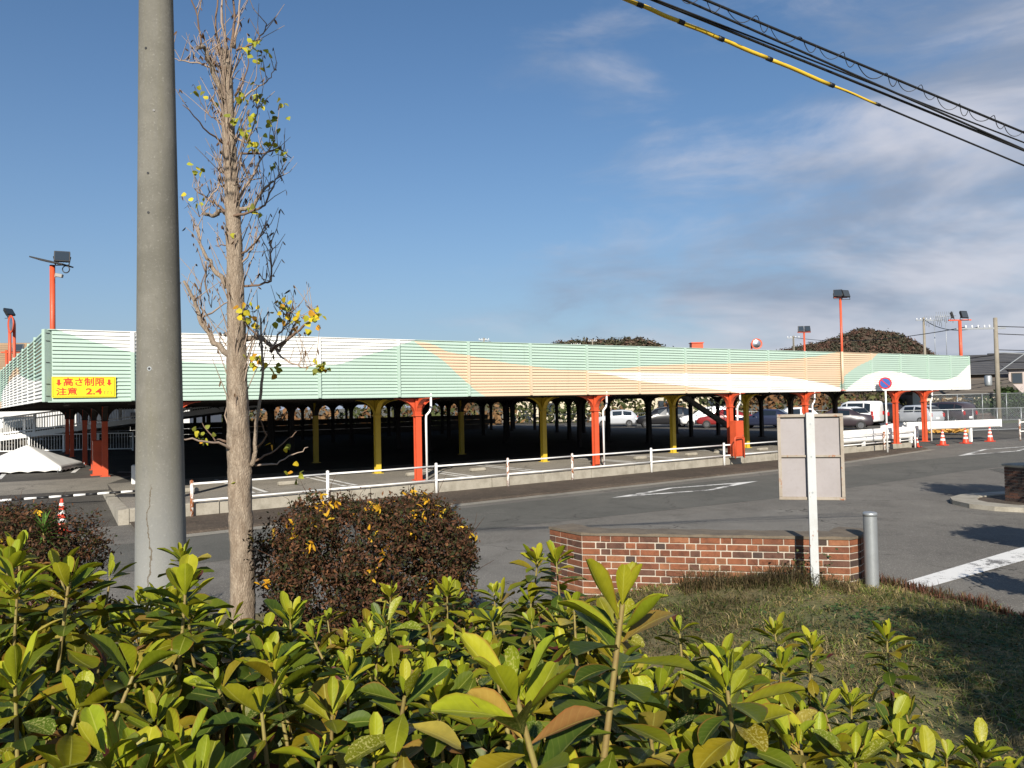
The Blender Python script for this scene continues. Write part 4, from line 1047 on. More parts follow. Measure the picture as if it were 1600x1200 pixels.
# low block wall, railway bank
bw = empty('block_wall', DW(-1.5,42.2,0), DROT, 'long low dark block wall behind the deck', 'wall')
bwm = paint('old_block', (.09,.08,.065), .9, .5, (.045,.04,.035), 1.5, bump=.4)
for k in range(24):
    for r_ in range(3):
        mb = MB(); mb.box(((k+.5*(r_ % 2))*1.6,0,.22+r_*.44), (1.57,.2,.425), bev=.02); mb.build('block', bwm, bw)
rb = MB()
for k in range(40):
    x = 36+k*.85; rb.box((x, 66+(x-36)*.40, .32), (.9,1.6,.5+.05*math.sin(k)), rz=R(22))
tag(rb.build('railway_embankment', paint('ballast', (.10,.065,.045), .95, .5, (.05,.035,.03), 2, bump=.6)), kind='structure')
mb = MB(); mb.add([(30,60,.005),(70,74,.005),(72,68,.005),(31,56.5,.005)], [(0,3,2,1)]); tag(mb.build('verge', paint('verge', (.07,.09,.03), .95, .5, (.1,.08,.04), 1.5, bump=.6)), kind='structure')

# ------------------------------------------------------------------ houses
M['roof_tile'] = paint('roof_tile', (.055,.055,.06), .6, .4, (.03,.03,.03), 1.5); M['roof_warm'] = paint('roof_warm', (.33,.22,.13), .75, .4, (.2,.13,.08), 1.5)
M['wall_pink'] = paint('wall_pink', (.42,.36,.34), .9, .25, (.3,.25,.22), .8); M['wall_wood'] = paint('wall_wood', (.12,.085,.06), .85, .4, (.07,.05,.035), 1.5); M['wall_cream'] = paint('wall_cream', (.55,.48,.36), .9, .2, None, .8); M['wall_white'] = paint('wall_white', (.62,.62,.6), .85, .2, None, .8); M['wall_dark'] = paint('wall_dark', (.10,.085,.07), .85, .3)
def house(name, loc, rz, w, d, h, rh, wallm, roofm, wins, label, eave=.6, hip=False, rows=10):
    t = empty(name, loc, rz, label, 'house')
    mb = MB(); mb.box((0,0,h/2), (w,d,h))
    if not hip:
        for sx in (-1,1): mb.add([(sx*w/2,-d/2,h),(sx*w/2,d/2,h),(sx*w/2,0,h+rh)], [(0,1,2)])
    mb.build('wall', wallm, t)
    rf = empty('roof'); rf.parent = t
    for sy in (-1,1):
        for r_ in range(rows):
            f0, f1 = r_/rows, (r_+1)/rows; y = lambda f: sy*(d/2+eave)*(1-f); z = lambda f: h-.25+(rh+.35)*f
            x = (w/2+eave)
            q = [(-x,y(f0),z(f0)+.05),(x,y(f0),z(f0)+.05),(x,y(f1),z(f1)),(-x,y(f1),z(f1)),(-x,y(f0),z(f0)-.06),(x,y(f0),z(f0)-.06)]
            mb = MB(); mb.add(q, [(0,1,2,3) if sy < 0 else (3,2,1,0),(4,5,1,0) if sy < 0 else (0,1,5,4)]); mb.build('tile_course', roofm, rf)
    mb = MB(); mb.tube([(-w/2-eave,0,h+rh+.1),(w/2+eave,0,h+rh+.1)], .14, 8); mb.build('ridge', roofm, rf)
    for (x, z, ww, hh, face) in wins:
        pt = (x,-d/2-.02,z) if face == 0 else (-w/2-.02,x,z); dim = (ww,.06,hh) if face == 0 else (.06,ww,hh)
        mb = MB(); mb.box(pt, dim); o = mb.build('window', M['wall_dark'], t)
        dd = (ww-.16,.02,hh-.16) if face == 0 else (.02,ww-.16,hh-.16); pp = (x,-d/2-.055,z) if face == 0 else (-w/2-.055,x,z)
        mb = MB(); mb.box(pp, dd); mb.build('pane', M['win'], o)
    return t
house('house', (57.3,86,0), R(-10), 6, 7, 5.2, 1.4, M['wall_pink'], M['roof_tile'], [(-2.2,3.9,1.1,1.2,0),(.9,3.9,1.3,1.3,0),(-1.5,1.5,1.2,1.2,0)], 'pinkish two-storey house with dark tiled gable at the right picture edge')
house('house', (47.6,84,0), R(-8), 7.6, 7, 4.6, 1.7, M['wall_wood'], M['roof_tile'], [(2.6,3.4,1.2,1.1,0),(-2,3.2,1.4,1.0,0)], 'dark timber house with long black tiled roof behind the wooden pole')
house('house', (42.5,73,0), R(-15), 7, 5, 2.6, .9, M['wall_cream'], M['wall_dark'], [(0,1.5,1.0,1.0,0)], 'low cream shed with dark roof behind the chain-link fence')
house('house', (-41,62,0), R(10), 14, 9, 5.5, 2.3, M['wall_white'], M['roof_warm'], [(2,3.9,2.4,1.1,0),(5.2,3.9,1.6,1.1,0),(3,1.4,2.2,1.4,0)], 'white house with tan tiled roof behind the deck side parapet', rows=14)
house('house', (-36,70,0), R(2), 16, 8, 3.2, .5, M['wall_white'], M['roof_tile'], [(-5,1.6,2,1.2,0),(-1,1.6,2,1.2,0),(4,1.6,2,1.2,0)], 'long white low building seen through the ramp railings')
house('house', (14,98,0), R(-4), 30, 8, 3.4, .9, M['wall_cream'], M['roof_tile'], [(-9,1.7,2,1.2,0),(-3,1.7,2,1.2,0),(5,1.7,2,1.2,0),(11,1.7,2,1.2,0)], 'long beige building behind the parked cars, seen under the deck')

# ------------------------------------------------------------------ wooden and concrete poles, wires at right
M['old_pole'] = paint('old_pole', (.26,.23,.18), .9, .4, (.14,.12,.09), 3)
up = empty('utility_pole', (39.2,62,0), 0, 'old concrete utility pole with crossarm behind the right end of the deck', 'utility pole')
mb = MB(); mb.tube([(0,0,-.1),(0,0,8.4)], [.2,.15], 12); mb.build('shaft', M['old_pole'], up)
mb = MB(); mb.box((-1.2,0,7.55), (4.0,.12,.12)); mb.build('crossarm', M['galv'], up)
for x in (-2.9,-2.4,-1.9,-1.4,-.9,-.5):
    mb = MB(); mb.lathe([(.03,0),(.07,.05),(.04,.1),(.07,.15),(.02,.22)], 8, (x,0,7.62)); mb.build('insulator', M['white_paint'], up)
mb = MB(); mb.beam((.1,0,4.0),(2.5,0,5.6),.06,.06); mb.beam((.1,0,5.6),(2.9,0,5.4),.05,.05); mb.build('bracket', M['galv'], up)
mb = MB(); mb.lathe([(.25,0),(.27,.1),(.27,.75),(.2,.85)], 14, (-.75,0,2.9)); mb.build('transformer', M['galv'], up)
def pole2(loc, h, label, arms=1):
    t = empty('utility_pole', loc, 0, label, 'utility pole'); mb = MB(); mb.tube([(0,0,-.2),(0,0,h)], [.19,.12], 10); mb.build('shaft', M['old_pole'], t)
    for k in range(arms):
        mb = MB(); mb.box((0,0,h-.3-k*.7), (1.8,.1,.1)); mb.build('crossarm', M['galv'], t)
        for x in (-.8,-.35,.35,.8): mb = MB(); mb.lathe([(.03,0),(.07,.06),(.03,.2)], 6, (x,0,h-.25-k*.7)); mb.build('insulator', M['white_paint'], t)
    return t
pole2((48.5,90,0), 11.4, 'pale utility pole in front of the wooded hill')
pole2((40.5,110,0), 11.2, 'distant utility pole left of the hill top slope')
pole2((11.8,140,0), 13.2, 'distant utility pole standing before the long low wood')
pole2((15.9,150,0), 14.6, 'thin taller distant pole beside the long low wood')
tw = pole2((-4.6,130,0), 13.6, 'distant railway pole with a tangle of fittings above the parapet', 3)
for k in range(14):
    mb = MB(); a = Vector((RNG.uniform(-1.2,1.2),0,12+RNG.uniform(-1.2,1.6))); b = a+Vector((RNG.uniform(-1.2,1.2),0,RNG.uniform(-.8,.8))); mb.tube([a,b], .05, 5); mb.build('fitting', M['galv'], tw)
pole2((-26.0,96,0), 10.2, 'tiny distant pole with a lamp above the parapet left of the concrete pole')
def farwire(a, b, sag, r_, label):
    mb = MB(); a = Vector(a); mb.tube([p-a for p in sagline(a, b, sag, 20)], r_, 4, cap=False)
    tag(mb.build('power_line', M['cable'], None, a), label, 'power line', 'power lines at the right')
for k, (a, b, s_) in enumerate((((39.2,62,7.7),(95,80,9.0),.5),((37.9,62,7.7),(48.5,90,11.2),.7),((36.8,62,7.7),(40.5,110,11.0),.8),((39.2,62,7.1),(95,80,8.0),.6),((39.2,62,5.8),(95,80,7.4),.7),((39.2,62,5.4),(24,96,6.4),.9),((39.2,62,5.0),(22,100,6.0),.6),((39.2,62,4.8),(95,80,6.2),.5))):
    farwire(a, b, s_, .04, ['thick power line leaving the crossarm to the right','power line from the crossarm to the pale pole','power line from the crossarm to the distant pole','second power line to the right just below the crossarm','middle power line running right from the pole bracket','sagging power line running left above the parapet end','lowest power line running left above the parapet end','lowest power line running right over the house roofs'][k])
an = empty('rooftop_antenna', (45.6,80,6), 0, 'tangle of television antennas above the dark house roof', 'antenna')
for x, h in ((-1.4,4.2),(-.2,4.6)):
    mb = MB(); mb.tube([(x,0,-1.5),(x,0,h)], .03, 6); mb.build('mast', M['galv'], an)
    for k in range(9):
        mb = MB(); mb.tube([(x-1.0+k*.22,0,h-.6-.12*(k % 3)),(x-1.0+k*.22+.05,0,h+.35)], .022, 4); mb.build('element', M['galv'], an)
    mb = MB(); mb.tube([(x-1.1,0,h-.2),(x+1.1,0,h-.1)], .025, 5); mb.build('boom', M['galv'], an)

# ------------------------------------------------------------------ wooded hills
def foliage_cloud(name, C, Rr, n_leaf, size, cols, mat, parent=None, shell=.75, jit=.25, up=.3):
    """leaf-sized quads through ellipsoids C (k,3), Rr (k,3)"""
    k = len(C); tot = k*n_leaf
    d = unit(NPR.normal(size=(tot,3))); r_ = (shell+(1-shell)*NPR.random((tot,1)))
    cen = np.repeat(C, n_leaf, 0); rad = np.repeat(Rr, n_leaf, 0)
    P = cen+d*rad*r_*(1+jit*NPR.normal(size=(tot,1)))
    nrm = unit(d+NPR.normal(size=(tot,3))*.6+np.array([0,0,up])); t1 = unit(np.cross(nrm, NPR.normal(size=(tot,3)))); t2 = np.cross(nrm, t1)
    sz = size*(.6+.8*NPR.random((tot,1)))
    V = np.stack([P-t1*sz, P-t2*sz*.55, P+t1*sz, P+t2*sz*.55], 1).reshape(-1,3)
    Q = np.arange(tot*4).reshape(-1,4)
    ci = np.repeat(NPR.integers(0, len(cols), k), n_leaf); c = np.array(cols)[ci]*(.65+.7*NPR.random((tot,1)))
    me = np_mesh(name, V, Q, mat, np.repeat(c, 4, 0), smooth=False); return link(name, me, parent)
HC = [(.085,.056,.04),(.095,.06,.045),(.07,.052,.036),(.055,.052,.034),(.105,.058,.042),(.045,.046,.028)]
HC2 = [(.075,.068,.04),(.09,.066,.042),(.06,.06,.035),(.11,.07,.05),(.05,.05,.03)]
def hill(name, cx_, cy_, prof, depth, cols, ntree, tr):
    xs = np.array([p[0] for p in prof]); zs = np.array([p[1] for p in prof])
    nx, ny = 60, 14; V = []; F = []
    for j in range(ny+1):
        v = j/ny
        for i in range(nx+1):
            x = xs[0]+(xs[-1]-xs[0])*i/nx; hz = np.interp(x, xs, zs)*math.sin(math.pi*min(1, v*1.0)*.5 if v < .999 else 1.57)
            V.append((x, cy_-depth+depth*v*1.0, hz-3))
    for j in range(ny):
        for i in range(nx): F.append((j*(nx+1)+i, j*(nx+1)+i+1, (j+1)*(nx+1)+i+1, (j+1)*(nx+1)+i))
    mb = MB(); mb.add(V, F, 0, True); h_ = tag(mb.build(name, M['soil']), kind='structure')
    x = NPR.uniform(xs[0], xs[-1], ntree); v = NPR.random(ntree)**.7; z = np.interp(x, xs, zs)*np.sin(np.pi*v*.5)
    C = np.stack([x, cy_-depth+depth*v, z-3+tr*.25], 1); rr = tr*(.6+.7*NPR.random((ntree,1)))*np.array([[1,1,.9]])
    tag(foliage_cloud('wood', C, rr, 46, tr*.34, cols, M['far_foliage']), 'mass of bare and evergreen trees covering the %s' % ('brown hill on the right' if cx_ > 100 else 'long low hill behind the parapet'), 'woodland', kind='stuff')
hill('hill', 195, 430, [(105,8),(138,27),(149,30.2),(158,32),(165,33.3),(172,34.5),(180,36.5),(186,39),(191,41),(195,41.8),(201,41),(208,39.8),(214,38.3),(219,35),(224,30.5),(232,22),(260,8)], 60, HC, 1700, 1.9)
hill('hill', 46, 430, [(-30,10),(6,31.5),(14,34),(24,36.5),(36,37.6),(46,38),(54,37.4),(62,38),(70,38.6),(77,37),(84,34),(94,30),(130,10)], 60, HC2, 900, 2.6)
tag(foliage_cloud('treeline', np.array([[x, 88+2.5*math.sin(x), 1.3+.8*math.sin(x*1.7)] for x in np.arange(-40,90,2.4)]), np.array([[2.0,1.8,2.0]]*55)[:len(np.arange(-40,90,2.4))], 160, .35, [(.05,.06,.02),(.14,.07,.03),(.08,.08,.03),(.16,.09,.04)], M['far_foliage']), 'far line of mixed green and russet shrubs behind the lot', 'shrubs', kind='stuff')
def shrub(name, loc, rad, n_, size, cols, label, cat='shrub', stem=True, k=26):
    t = empty(name, loc, 0, label, cat)
    C = np.array([[NPR.normal()*rad[0]*.5, NPR.normal()*rad[1]*.5, rad[2]*(.5+.95*NPR.random())] for _ in range(k)]); C[:, 2] = np.maximum(C[:, 2], .2)
    foliage_cloud('foliage', C, np.array([[rad[0]*.42, rad[1]*.42, rad[2]*.42]]*k), n_//k, size, cols, M['leaf'], t, .35)
    if stem:
        mb = MB()
        for j in range(7):
            c = C[j]; mb.tube([(RNG.uniform(-.05,.05),RNG.uniform(-.05,.05),-.05), (c[0]*.5,c[1]*.5,c[2]*.6), tuple(c)], [.03,.02,.008], 6)
        mb.build('stem', M['bush_stem'], t)
    return t
shrub('shrub', (43.5,68,0), (2.2,1.2,1.6), 3000, .16, [(.04,.07,.02),(.05,.08,.025)], 'round dark green shrub beside the old concrete pole')
shrub('shrub', (47.5,71.5,0), (3.0,1.3,1.1), 3000, .16, [(.11,.05,.035),(.09,.045,.03)], 'reddish-brown clipped hedge shrub below the houses')
shrub('shrub', (36.2,64,0), (1.6,.8,1.2), 1400, .14, [(.16,.09,.03),(.10,.07,.03)], 'tawny withered shrub behind the chain-link fence')
# ------------------------------------------------------------------ planter mound
def zg(X, Y):
    z = .10+.135*np.clip(X-.7, -.4, 1.9)-.11*np.clip(X-2.9, 0, 1.8)+.05*np.clip((6-Y)/4, 0, 1.5)*np.clip(X, 0, 1)
    return z+.025*np.sin(X*2.1+Y*1.3)*np.cos(Y*1.9-X)+.012*np.sin(X*7.3)*np.sin(Y*6.1)
def edge(X, Y): return np.minimum(8.35-Y, -((X-3.95)*.818+(Y-8.3)*.576))
def zgf(X, Y):
    e = edge(X, Y); return np.where(e > 0, zg(X, Y), zg(X, Y)+np.maximum(e*1.6, -.9))
xs = np.arange(-10, 9, .1); ys = np.arange(-6, 9.4, .1)
gx, gy = np.meshgrid(xs, ys, indexing='ij'); gz_ = zgf(gx, gy)+NPR.normal(size=gx.shape)*.006
V = np.stack([gx, gy, gz_], -1).reshape(-1, 3); a, b = gx.shape
idx = np.arange(a*b).reshape(a, b); Q = np.stack([idx[:-1,:-1], idx[1:,:-1], idx[1:,1:], idx[:-1,1:]], -1).reshape(-1, 4)
def soilgrass():
    t = NT('mound_soil'); p = t.pos(); n1 = t.noise(p, 1.6, 5, .6); n2 = t.noise(p, 30, 5, .7)
    c = t.mix(t.ramp(n1,.35,.65), (.17,.135,.06), (.10,.11,.035)); c = t.mix(t.ramp(n2,.5,.75,0,.7), c, (.27,.20,.10)); c = t.mix(t.ramp(n2,.45,.3,0,.7), c, (.03,.024,.015))
    t.base(c); t.rough(.95); t.bump(n2, .8, .02); return t.m
tag(link('planting_bed', np_mesh('planting_bed', V, Q, soilgrass())), kind='structure')

# ------------------------------------------------------------------ grass, dead grass, weeds
def blades(n_, X, Y, h, w, cols, lean=.9):
    Z = zgf(X, Y); ang = NPR.random(n_)*6.283; hh = h*(.4+.9*NPR.random(n_))*(1+.55*np.sin(X*5.3+1.7*np.sin(Y*4.1))*np.sin(Y*5.9-X*2))
    dx, dy = np.cos(ang), np.sin(ang); ln = lean*(.25+NPR.random(n_))
    P = np.stack([X, Y, Z-.01], 1); S = np.stack([-dy, dx, 0*dx], 1)*(w*(.5+NPR.random(n_)))[:, None]
    m1 = P+np.stack([dx*ln*hh*.35, dy*ln*hh*.35, hh*.6], 1); tip = P+np.stack([dx*ln*hh, dy*ln*hh, hh*(1-.45*np.minimum(ln, 1.2))], 1)
    V = np.stack([P-S, P+S, m1+S*.7, m1-S*.7, tip+S*.1, tip-S*.1], 1).reshape(-1, 3)
    b0 = (np.arange(n_)*6)[:, None]; Q = np.concatenate([b0+np.array([[0,1,2,3]]), b0+np.array([[3,2,4,5]])], 0)
    c = np.array(cols)[NPR.integers(0, len(cols), n_)]*(.55+.95*NPR.random((n_,1)))*(.75+.35*np.sin(X*2.7+np.sin(Y*3.1)*1.5)*np.sin(Y*2.3-X))[:, None]
    return V, Q, np.repeat(c, 6, 0)
def scatter(n_, x0, x1, y0, y1, f=None):
    X = NPR.uniform(x0, x1, n_*3); Y = NPR.uniform(y0, y1, n_*3); ok = edge(X, Y) > .02
    if f is not None: ok &= f(X, Y)
    return X[ok][:n_], Y[ok][:n_]
X, Y = scatter(46000, .2, 5.6, 3.0, 8.3, lambda x, y: (x > .1+.0*y) & (np.sin(x*3.1+y*2.3)+np.sin(x*1.3-y*3.7)+NPR.normal(size=x.shape) > -1.2))
Vg, Qg, Cg = blades(len(X), X, Y, .07, .0034, [(.30,.23,.10),(.36,.28,.13),(.15,.20,.035),(.13,.19,.03),(.17,.19,.04),(.20,.20,.045),(.12,.15,.03),(.26,.19,.08),(.42,.33,.17),(.34,.25,.11)], 2.3)
tag(link('grass', np_mesh('grass', Vg, Qg, M['grass'], Cg)), 'short half-dry yellow and green grass on the planting bed', 'grass', kind='stuff')
t_ = NPR.random(2600); X = 3.75+t_*1.6+NPR.normal(size=2600)*.07; Y = 8.1-t_*2.15+NPR.normal(size=2600)*.09; ok = edge(X, Y) > -.12; X, Y = X[ok], Y[ok]
Vg, Qg, Cg = blades(len(X), X, Y, .12, .0045, [(.16,.055,.035),(.13,.045,.03),(.20,.09,.05),(.11,.05,.035),(.17,.12,.06),(.08,.07,.03)], .55)
tag(link('dead_grass_edge', np_mesh('dead_grass_edge', Vg, Qg, M['grass'], Cg)), 'fringe of upright reddish dead grass along the bed edge', 'grass', kind='stuff')
# dry weeds along the wall foot
X = NPR.uniform(1.7, 3.3, 1600); Y = 8.28-.223*(X-.73)-.08-np.abs(NPR.normal(size=1600))*.13
Vg, Qg, Cg = blades(len(X), X, Y, .2, .003, [(.20,.14,.07),(.15,.10,.05),(.24,.18,.09),(.09,.10,.03)], 1.2)
tag(link('dry_weeds', np_mesh('dry_weeds', Vg, Qg, M['grass'], Cg)), 'tangled dry weeds at the foot of the brick wall', 'grass', kind='stuff')
def weed_patch(n_, X, Y, L, cols):
    n_ = len(X); P = np.stack([X, Y, zgf(X, Y)+.01+.05*NPR.random(n_)], 1); a = NPR.random(n_)*6.283
    D = np.stack([np.cos(a), np.sin(a), .1+.5*NPR.random(n_)], 1); N = np.tile([0,0,1.], (n_,1))+NPR.normal(size=(n_,3))*.25
    V, Q, st, nv = leaf_geo(P, D, N, L*(.6+.7*NPR.random(n_)), L*.55*(.7+.5*NPR.random(n_)), .4+.5*NPR.random(n_), .2+0*a, 3, 1, 'lance')
    c = np.array(cols)[NPR.integers(0, len(cols), n_)]*(.7+.6*NPR.random((n_,1))); return V, Q, np.repeat(c, nv, 0)
X, Y = scatter(5200, 1.3, 5.4, 3.2, 7.2, lambda x, y: (x > 2.7) & (y < 6.8) | (NPR.random(x.shape) < .12))
Vg, Qg, Cg = weed_patch(7000, X, Y, .045, [(.045,.085,.025),(.06,.10,.03),(.035,.07,.02)])
tag(link('weeds', np_mesh('weeds', Vg, Qg, M['grass'], Cg)), 'low broad-leaved green weeds spreading through the shaded grass', 'weeds', kind='stuff')

# ivy-like weed around the sign post foot
X = 2.95+NPR.normal(size=90)*.13; Y = 7.66+NPR.normal(size=90)*.08
Vg, Qg, Cg = weed_patch(90, X, Y, .05, [(.06,.10,.03),(.05,.08,.03),(.10,.12,.04)]); Vg[:, 2] += np.repeat(NPR.random(90)*.33, len(Vg)//90)
tag(link('sign_weed', np_mesh('sign_weed', Vg, Qg, M['grass'], Cg)), 'small green weed climbing the foot of the sign board post', 'weed', kind='stuff')

# ------------------------------------------------------------------ foreground hedge
def hedge_top(x, y):
    z = np.where(y < 1.7, 1.685-.03*(y-1.0), 2.2-.292*y-.035)
    z = z+.065*np.clip(-x-.3, 0, 1.2)*np.clip((2.8-y), 0, 1)          # higher at the left
    z = z-.42*np.clip(x-.25, 0, 1.3)                                 # falls away to the right
    return z+.05*np.sin(x*5.1+y*3.3)+.04*np.sin(x*9.7-y*7.1)
hedge_right = lambda y: np.where(y > 3.05, .45+.0*y, np.clip(.45+(3.05-y)*.95, .45, 1.45))
shoots = []       # tip position, axis, scale
gx = []
for y in np.arange(.62, 3.45, .092):
    for x in np.arange(-2.9, 1.6, .092):
        X = x+NPR.normal()*.03; Y = y+NPR.normal()*.03
        if abs(X) > .72*Y+.22 or X > float(hedge_right(Y)): continue
        zt = float(hedge_top(np.float64(X), np.float64(Y)))+NPR.normal()*.05-(.16 if NPR.random() < .3 else 0)-.30*max(0., math.sin(X*11+math.sin(Y*5)*2)*math.sin(Y*9+X*3))
        if Y < .95 and zt > 1.62: zt = 1.62-NPR.random()*.1
        shoots.append(((X, Y, zt), (NPR.normal()*.22, NPR.normal()*.22-.05, 1), .8+.35*NPR.random(), 0))
for y in np.arange(1.2, 3.3, .10):        # falling right flank
    for k in range(5):
        xr = float(hedge_right(np.float64(y))); z = float(hedge_top(np.float64(xr), np.float64(y)))-.1-.13*k
        if z > .3: shoots.append(((xr+.04*k+NPR.normal()*.04, y+NPR.normal()*.04, z), (.7+NPR.normal()*.25, NPR.normal()*.3, .8), .9+.3*NPR.random(), 0))
hero = [(.135,.98,1.955,1.28),(-.005,.82,1.905,1.22),(.30,1.12,1.79,1.15),(.20,1.2,1.72,1.1),(-.88,1.52,1.875,1.1),(-.62,1.45,1.87,1.1),(-.78,1.2,1.79,1.1),(-.50,1.0,1.73,1.1),(-.95,2.2,1.79,1.05),(-.57,1.95,1.68,1.1),(-.45,2.75,1.54,1.0),(-.25,2.8,1.53,1.0),(-.08,2.7,1.55,1.0),(.12,2.3,1.74,1.0),(.07,2.45,1.71,1.0),(.78,2.35,1.50,1.0),(.93,2.45,1.42,1.0),(1.12,2.35,1.47,1.0),(.92,2.15,1.36,1.0),(1.02,2.05,1.37,1.0),(1.13,1.9,1.33,1.05),(1.2,1.92,1.27,1.05),(1.3,1.9,1.28,1.05),(-.6,.95,1.72,1.15),(-.14,1.35,1.7,1.05),(-.33,1.5,1.69,1.05),(.42,1.6,1.66,1.05),(.52,1.35,1.6,1.05),(-1.15,1.75,1.86,1.1),(-1.35,2.1,1.83,1.1),(-1.0,1.55,1.86,1.0),(1.05,1.62,1.20,1.0),(1.2,1.72,1.17,1.0),(1.0,1.47,1.24,1.0),(.95,1.78,1.3,1.0),(1.12,1.55,1.12,1.0),(.85,1.55,1.34,1.0),(.75,1.3,1.38,1.0),(.62,1.5,1.5,1.0)]
for x, y, z, k in hero: shoots.append(((x, y, z), (NPR.normal()*.1, NPR.normal()*.08, 1), k, 1))
LP, LD, LN, LL, LW, LB, LF, LC, LS, LSZ = [[] for _ in range(10)]
stemsP = []
YOUNG = np.array([(.24,.26,.012),(.20,.24,.012),(.28,.27,.015)]); MATURE = np.array([(.135,.145,.006),(.075,.10,.007),(.165,.16,.007),(.04,.065,.008),(.18,.14,.008),(.10,.125,.007),(.055,.085,.008)]); OLD = np.array([(.26,.17,.03),(.30,.24,.04),(.20,.10,.03)])
for (tip, ax, sc, hr) in shoots:
    tip = np.array(tip); ax = np.array(ax)/np.linalg.norm(ax); e1 = np.cross(ax, [.3,.9,.1]); e1 /= np.linalg.norm(e1); e2 = np.cross(ax, e1)
    nl = int(NPR.integers(16, 23)) if not hr else 42; SL_ = (.15 if not hr else .30)*sc; ph = NPR.random()*6.28
    base_ = tip-ax*SL_-np.array([NPR.normal()*.02, NPR.normal()*.02, .06])
    stemsP.append((base_-np.array([0,0,.12]), base_, tip-ax*.01, sc))
    for k in range(nl):
        f = k/(nl-1)                                # 0 base .. 1 tip
        g = 1-(1-f)**(1.7 if not hr else (1.35 if sc > 1.2 else 1.8))                            # leaves crowd towards the tip
        p = tip-ax*SL_*(1-g); a = ph+k*2.39996+NPR.normal()*.15
        out = e1*math.cos(a)+e2*math.sin(a)
        el = -0.75+1.75*f**1.25+NPR.normal()*.2      # low leaves droop, tip leaves stand up
        D = out*math.cos(el)+ax*math.sin(el); N = ax*math.cos(el)-out*math.sin(el)
        L = sc*(.078*(1-.42*f**3)+NPR.normal()*.013)*(.75 if f > .93 else 1); Wd = L*(.50+NPR.normal()*.04)*(.78 if f > .82 else 1)
        LP.append(p+out*.004); LD.append(D); LN.append(N+NPR.normal(size=3)*.12); LL.append(max(L,.025)); LW.append(max(Wd,.01))
        LB.append(.75*(1-f)+NPR.normal()*.25-.25*(f > .8)); LF.append(.22+.35*f+NPR.normal()*.08)
        if f > .78: c = YOUNG[NPR.integers(3)]
        elif NPR.random() < .07: c = OLD[NPR.integers(3)]
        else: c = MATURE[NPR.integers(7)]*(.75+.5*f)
        LC.append(c*(.8+.4*NPR.random())); LS.append(NPR.random()*(.93 if f > .5 else 1.)); LSZ.append(max(L,.02)/p[1]*(1.25 if f > .25 else .8))
LP, LD, LN, LL, LW, LB, LF, LC, LS, LSZ = map(np.array, (LP, LD, LN, LL, LW, LB, LF, LC, LS, LSZ))
# rank by apparent size among leaves near the hedge surface and inside the view
px = LP[:, 0]/LP[:, 1]; pz = (2.2-LP[:, 2])/LP[:, 1]
vis = (np.abs(px) < .66) & (pz < .44) & (pz > 0) & (LP[:, 1] > .6)
surf = LP[:, 2] > hedge_top(LP[:, 0], LP[:, 1])-.07
score = np.where(vis & surf, LSZ, 0); order = np.argsort(-score); big = order[:300]; small = np.setdiff1d(np.arange(len(LP)), big)
hedge = empty('hedge', (0,2,.15), 0, 'dense evergreen hedge with glossy yellow-green leaf rosettes filling the foreground', 'hedge')
HO = np.array([0,2,.15])
def mk(ix, nu, nw): 
    V, Q, st, nv = leaf_geo(LP[ix]-HO, LD[ix], LN[ix], LL[ix], LW[ix], LB[ix], LF[ix], nu, nw)
    return V, Q, np.repeat(LC[ix], nv, 0), np.c_[st, np.repeat(LS[ix], nv)], nv
for i in big:
    V, Q, C, ST, nv = mk(np.array([i]), 8, 2); c0 = V[0].copy()
    link('leaf', np_mesh('leaf', V-c0, Q, M['hedge_leaf'], C, ST), hedge, tuple(c0))
near = small[LP[small, 1] < 1.9]; far = small[LP[small, 1] >= 1.9]
Va, Qa, Ca, Sa, _ = mk(near, 6, 2); Vb, Qb, Cb, Sb, _ = mk(far, 5, 1)
tag(link('foliage', np_mesh('foliage', np.r_[Va, Vb], np.r_[Qa, Qb+len(Va)], M['hedge_leaf'], np.r_[Ca, Cb], np.r_[Sa, Sb]), hedge), kind='stuff')
mb = MB()
for a, b, c, sc in stemsP:
    m_ = (b+c)/2; mb.tube([a-HO, b-HO, m_-HO, c-HO], [.0048*sc, .0044*sc, .0036*sc, .0026*sc], 5, cap=False)
for k in range(160):
    x = NPR.uniform(-2.6,1.2); y = NPR.uniform(.8,3.3)
    if abs(x) > .75*y+.2 or x > float(hedge_right(np.float64(y)))-.1: continue
    z0 = .15; z1 = float(hedge_top(np.float64(x), np.float64(y)))-.15; q = np.array([x, y, 0])
    mb.tube([q+[NPR.normal()*.1, NPR.normal()*.1, z0]-HO, q+[NPR.normal()*.06, NPR.normal()*.06, (z0+z1)/2]-HO, q+[0,0,z1]-HO], [.014,.010,.006], 6, cap=False)
tag(mb.build('stems', M['hedge_stem'], hedge), kind='stuff')
# hedge heart: inner leaves, their green darkened as shade, so the depth is not see-through
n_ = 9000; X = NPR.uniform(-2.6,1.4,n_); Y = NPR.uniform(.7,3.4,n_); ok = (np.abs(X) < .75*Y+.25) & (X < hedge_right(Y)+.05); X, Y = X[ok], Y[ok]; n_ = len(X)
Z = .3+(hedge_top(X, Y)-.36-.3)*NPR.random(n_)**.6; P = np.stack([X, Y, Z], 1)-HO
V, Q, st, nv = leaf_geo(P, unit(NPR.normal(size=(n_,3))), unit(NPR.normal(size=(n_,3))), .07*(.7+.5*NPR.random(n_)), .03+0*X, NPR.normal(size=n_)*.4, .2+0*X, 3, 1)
c = MATURE[NPR.integers(0,5,n_)]*.6; tag(link('inner_foliage', np_mesh('inner_foliage', V, Q, M['hedge_leaf'], np.repeat(c, nv, 0), np.c_[st, np.repeat(NPR.random(n_)*.8, nv)]), hedge), kind='stuff')

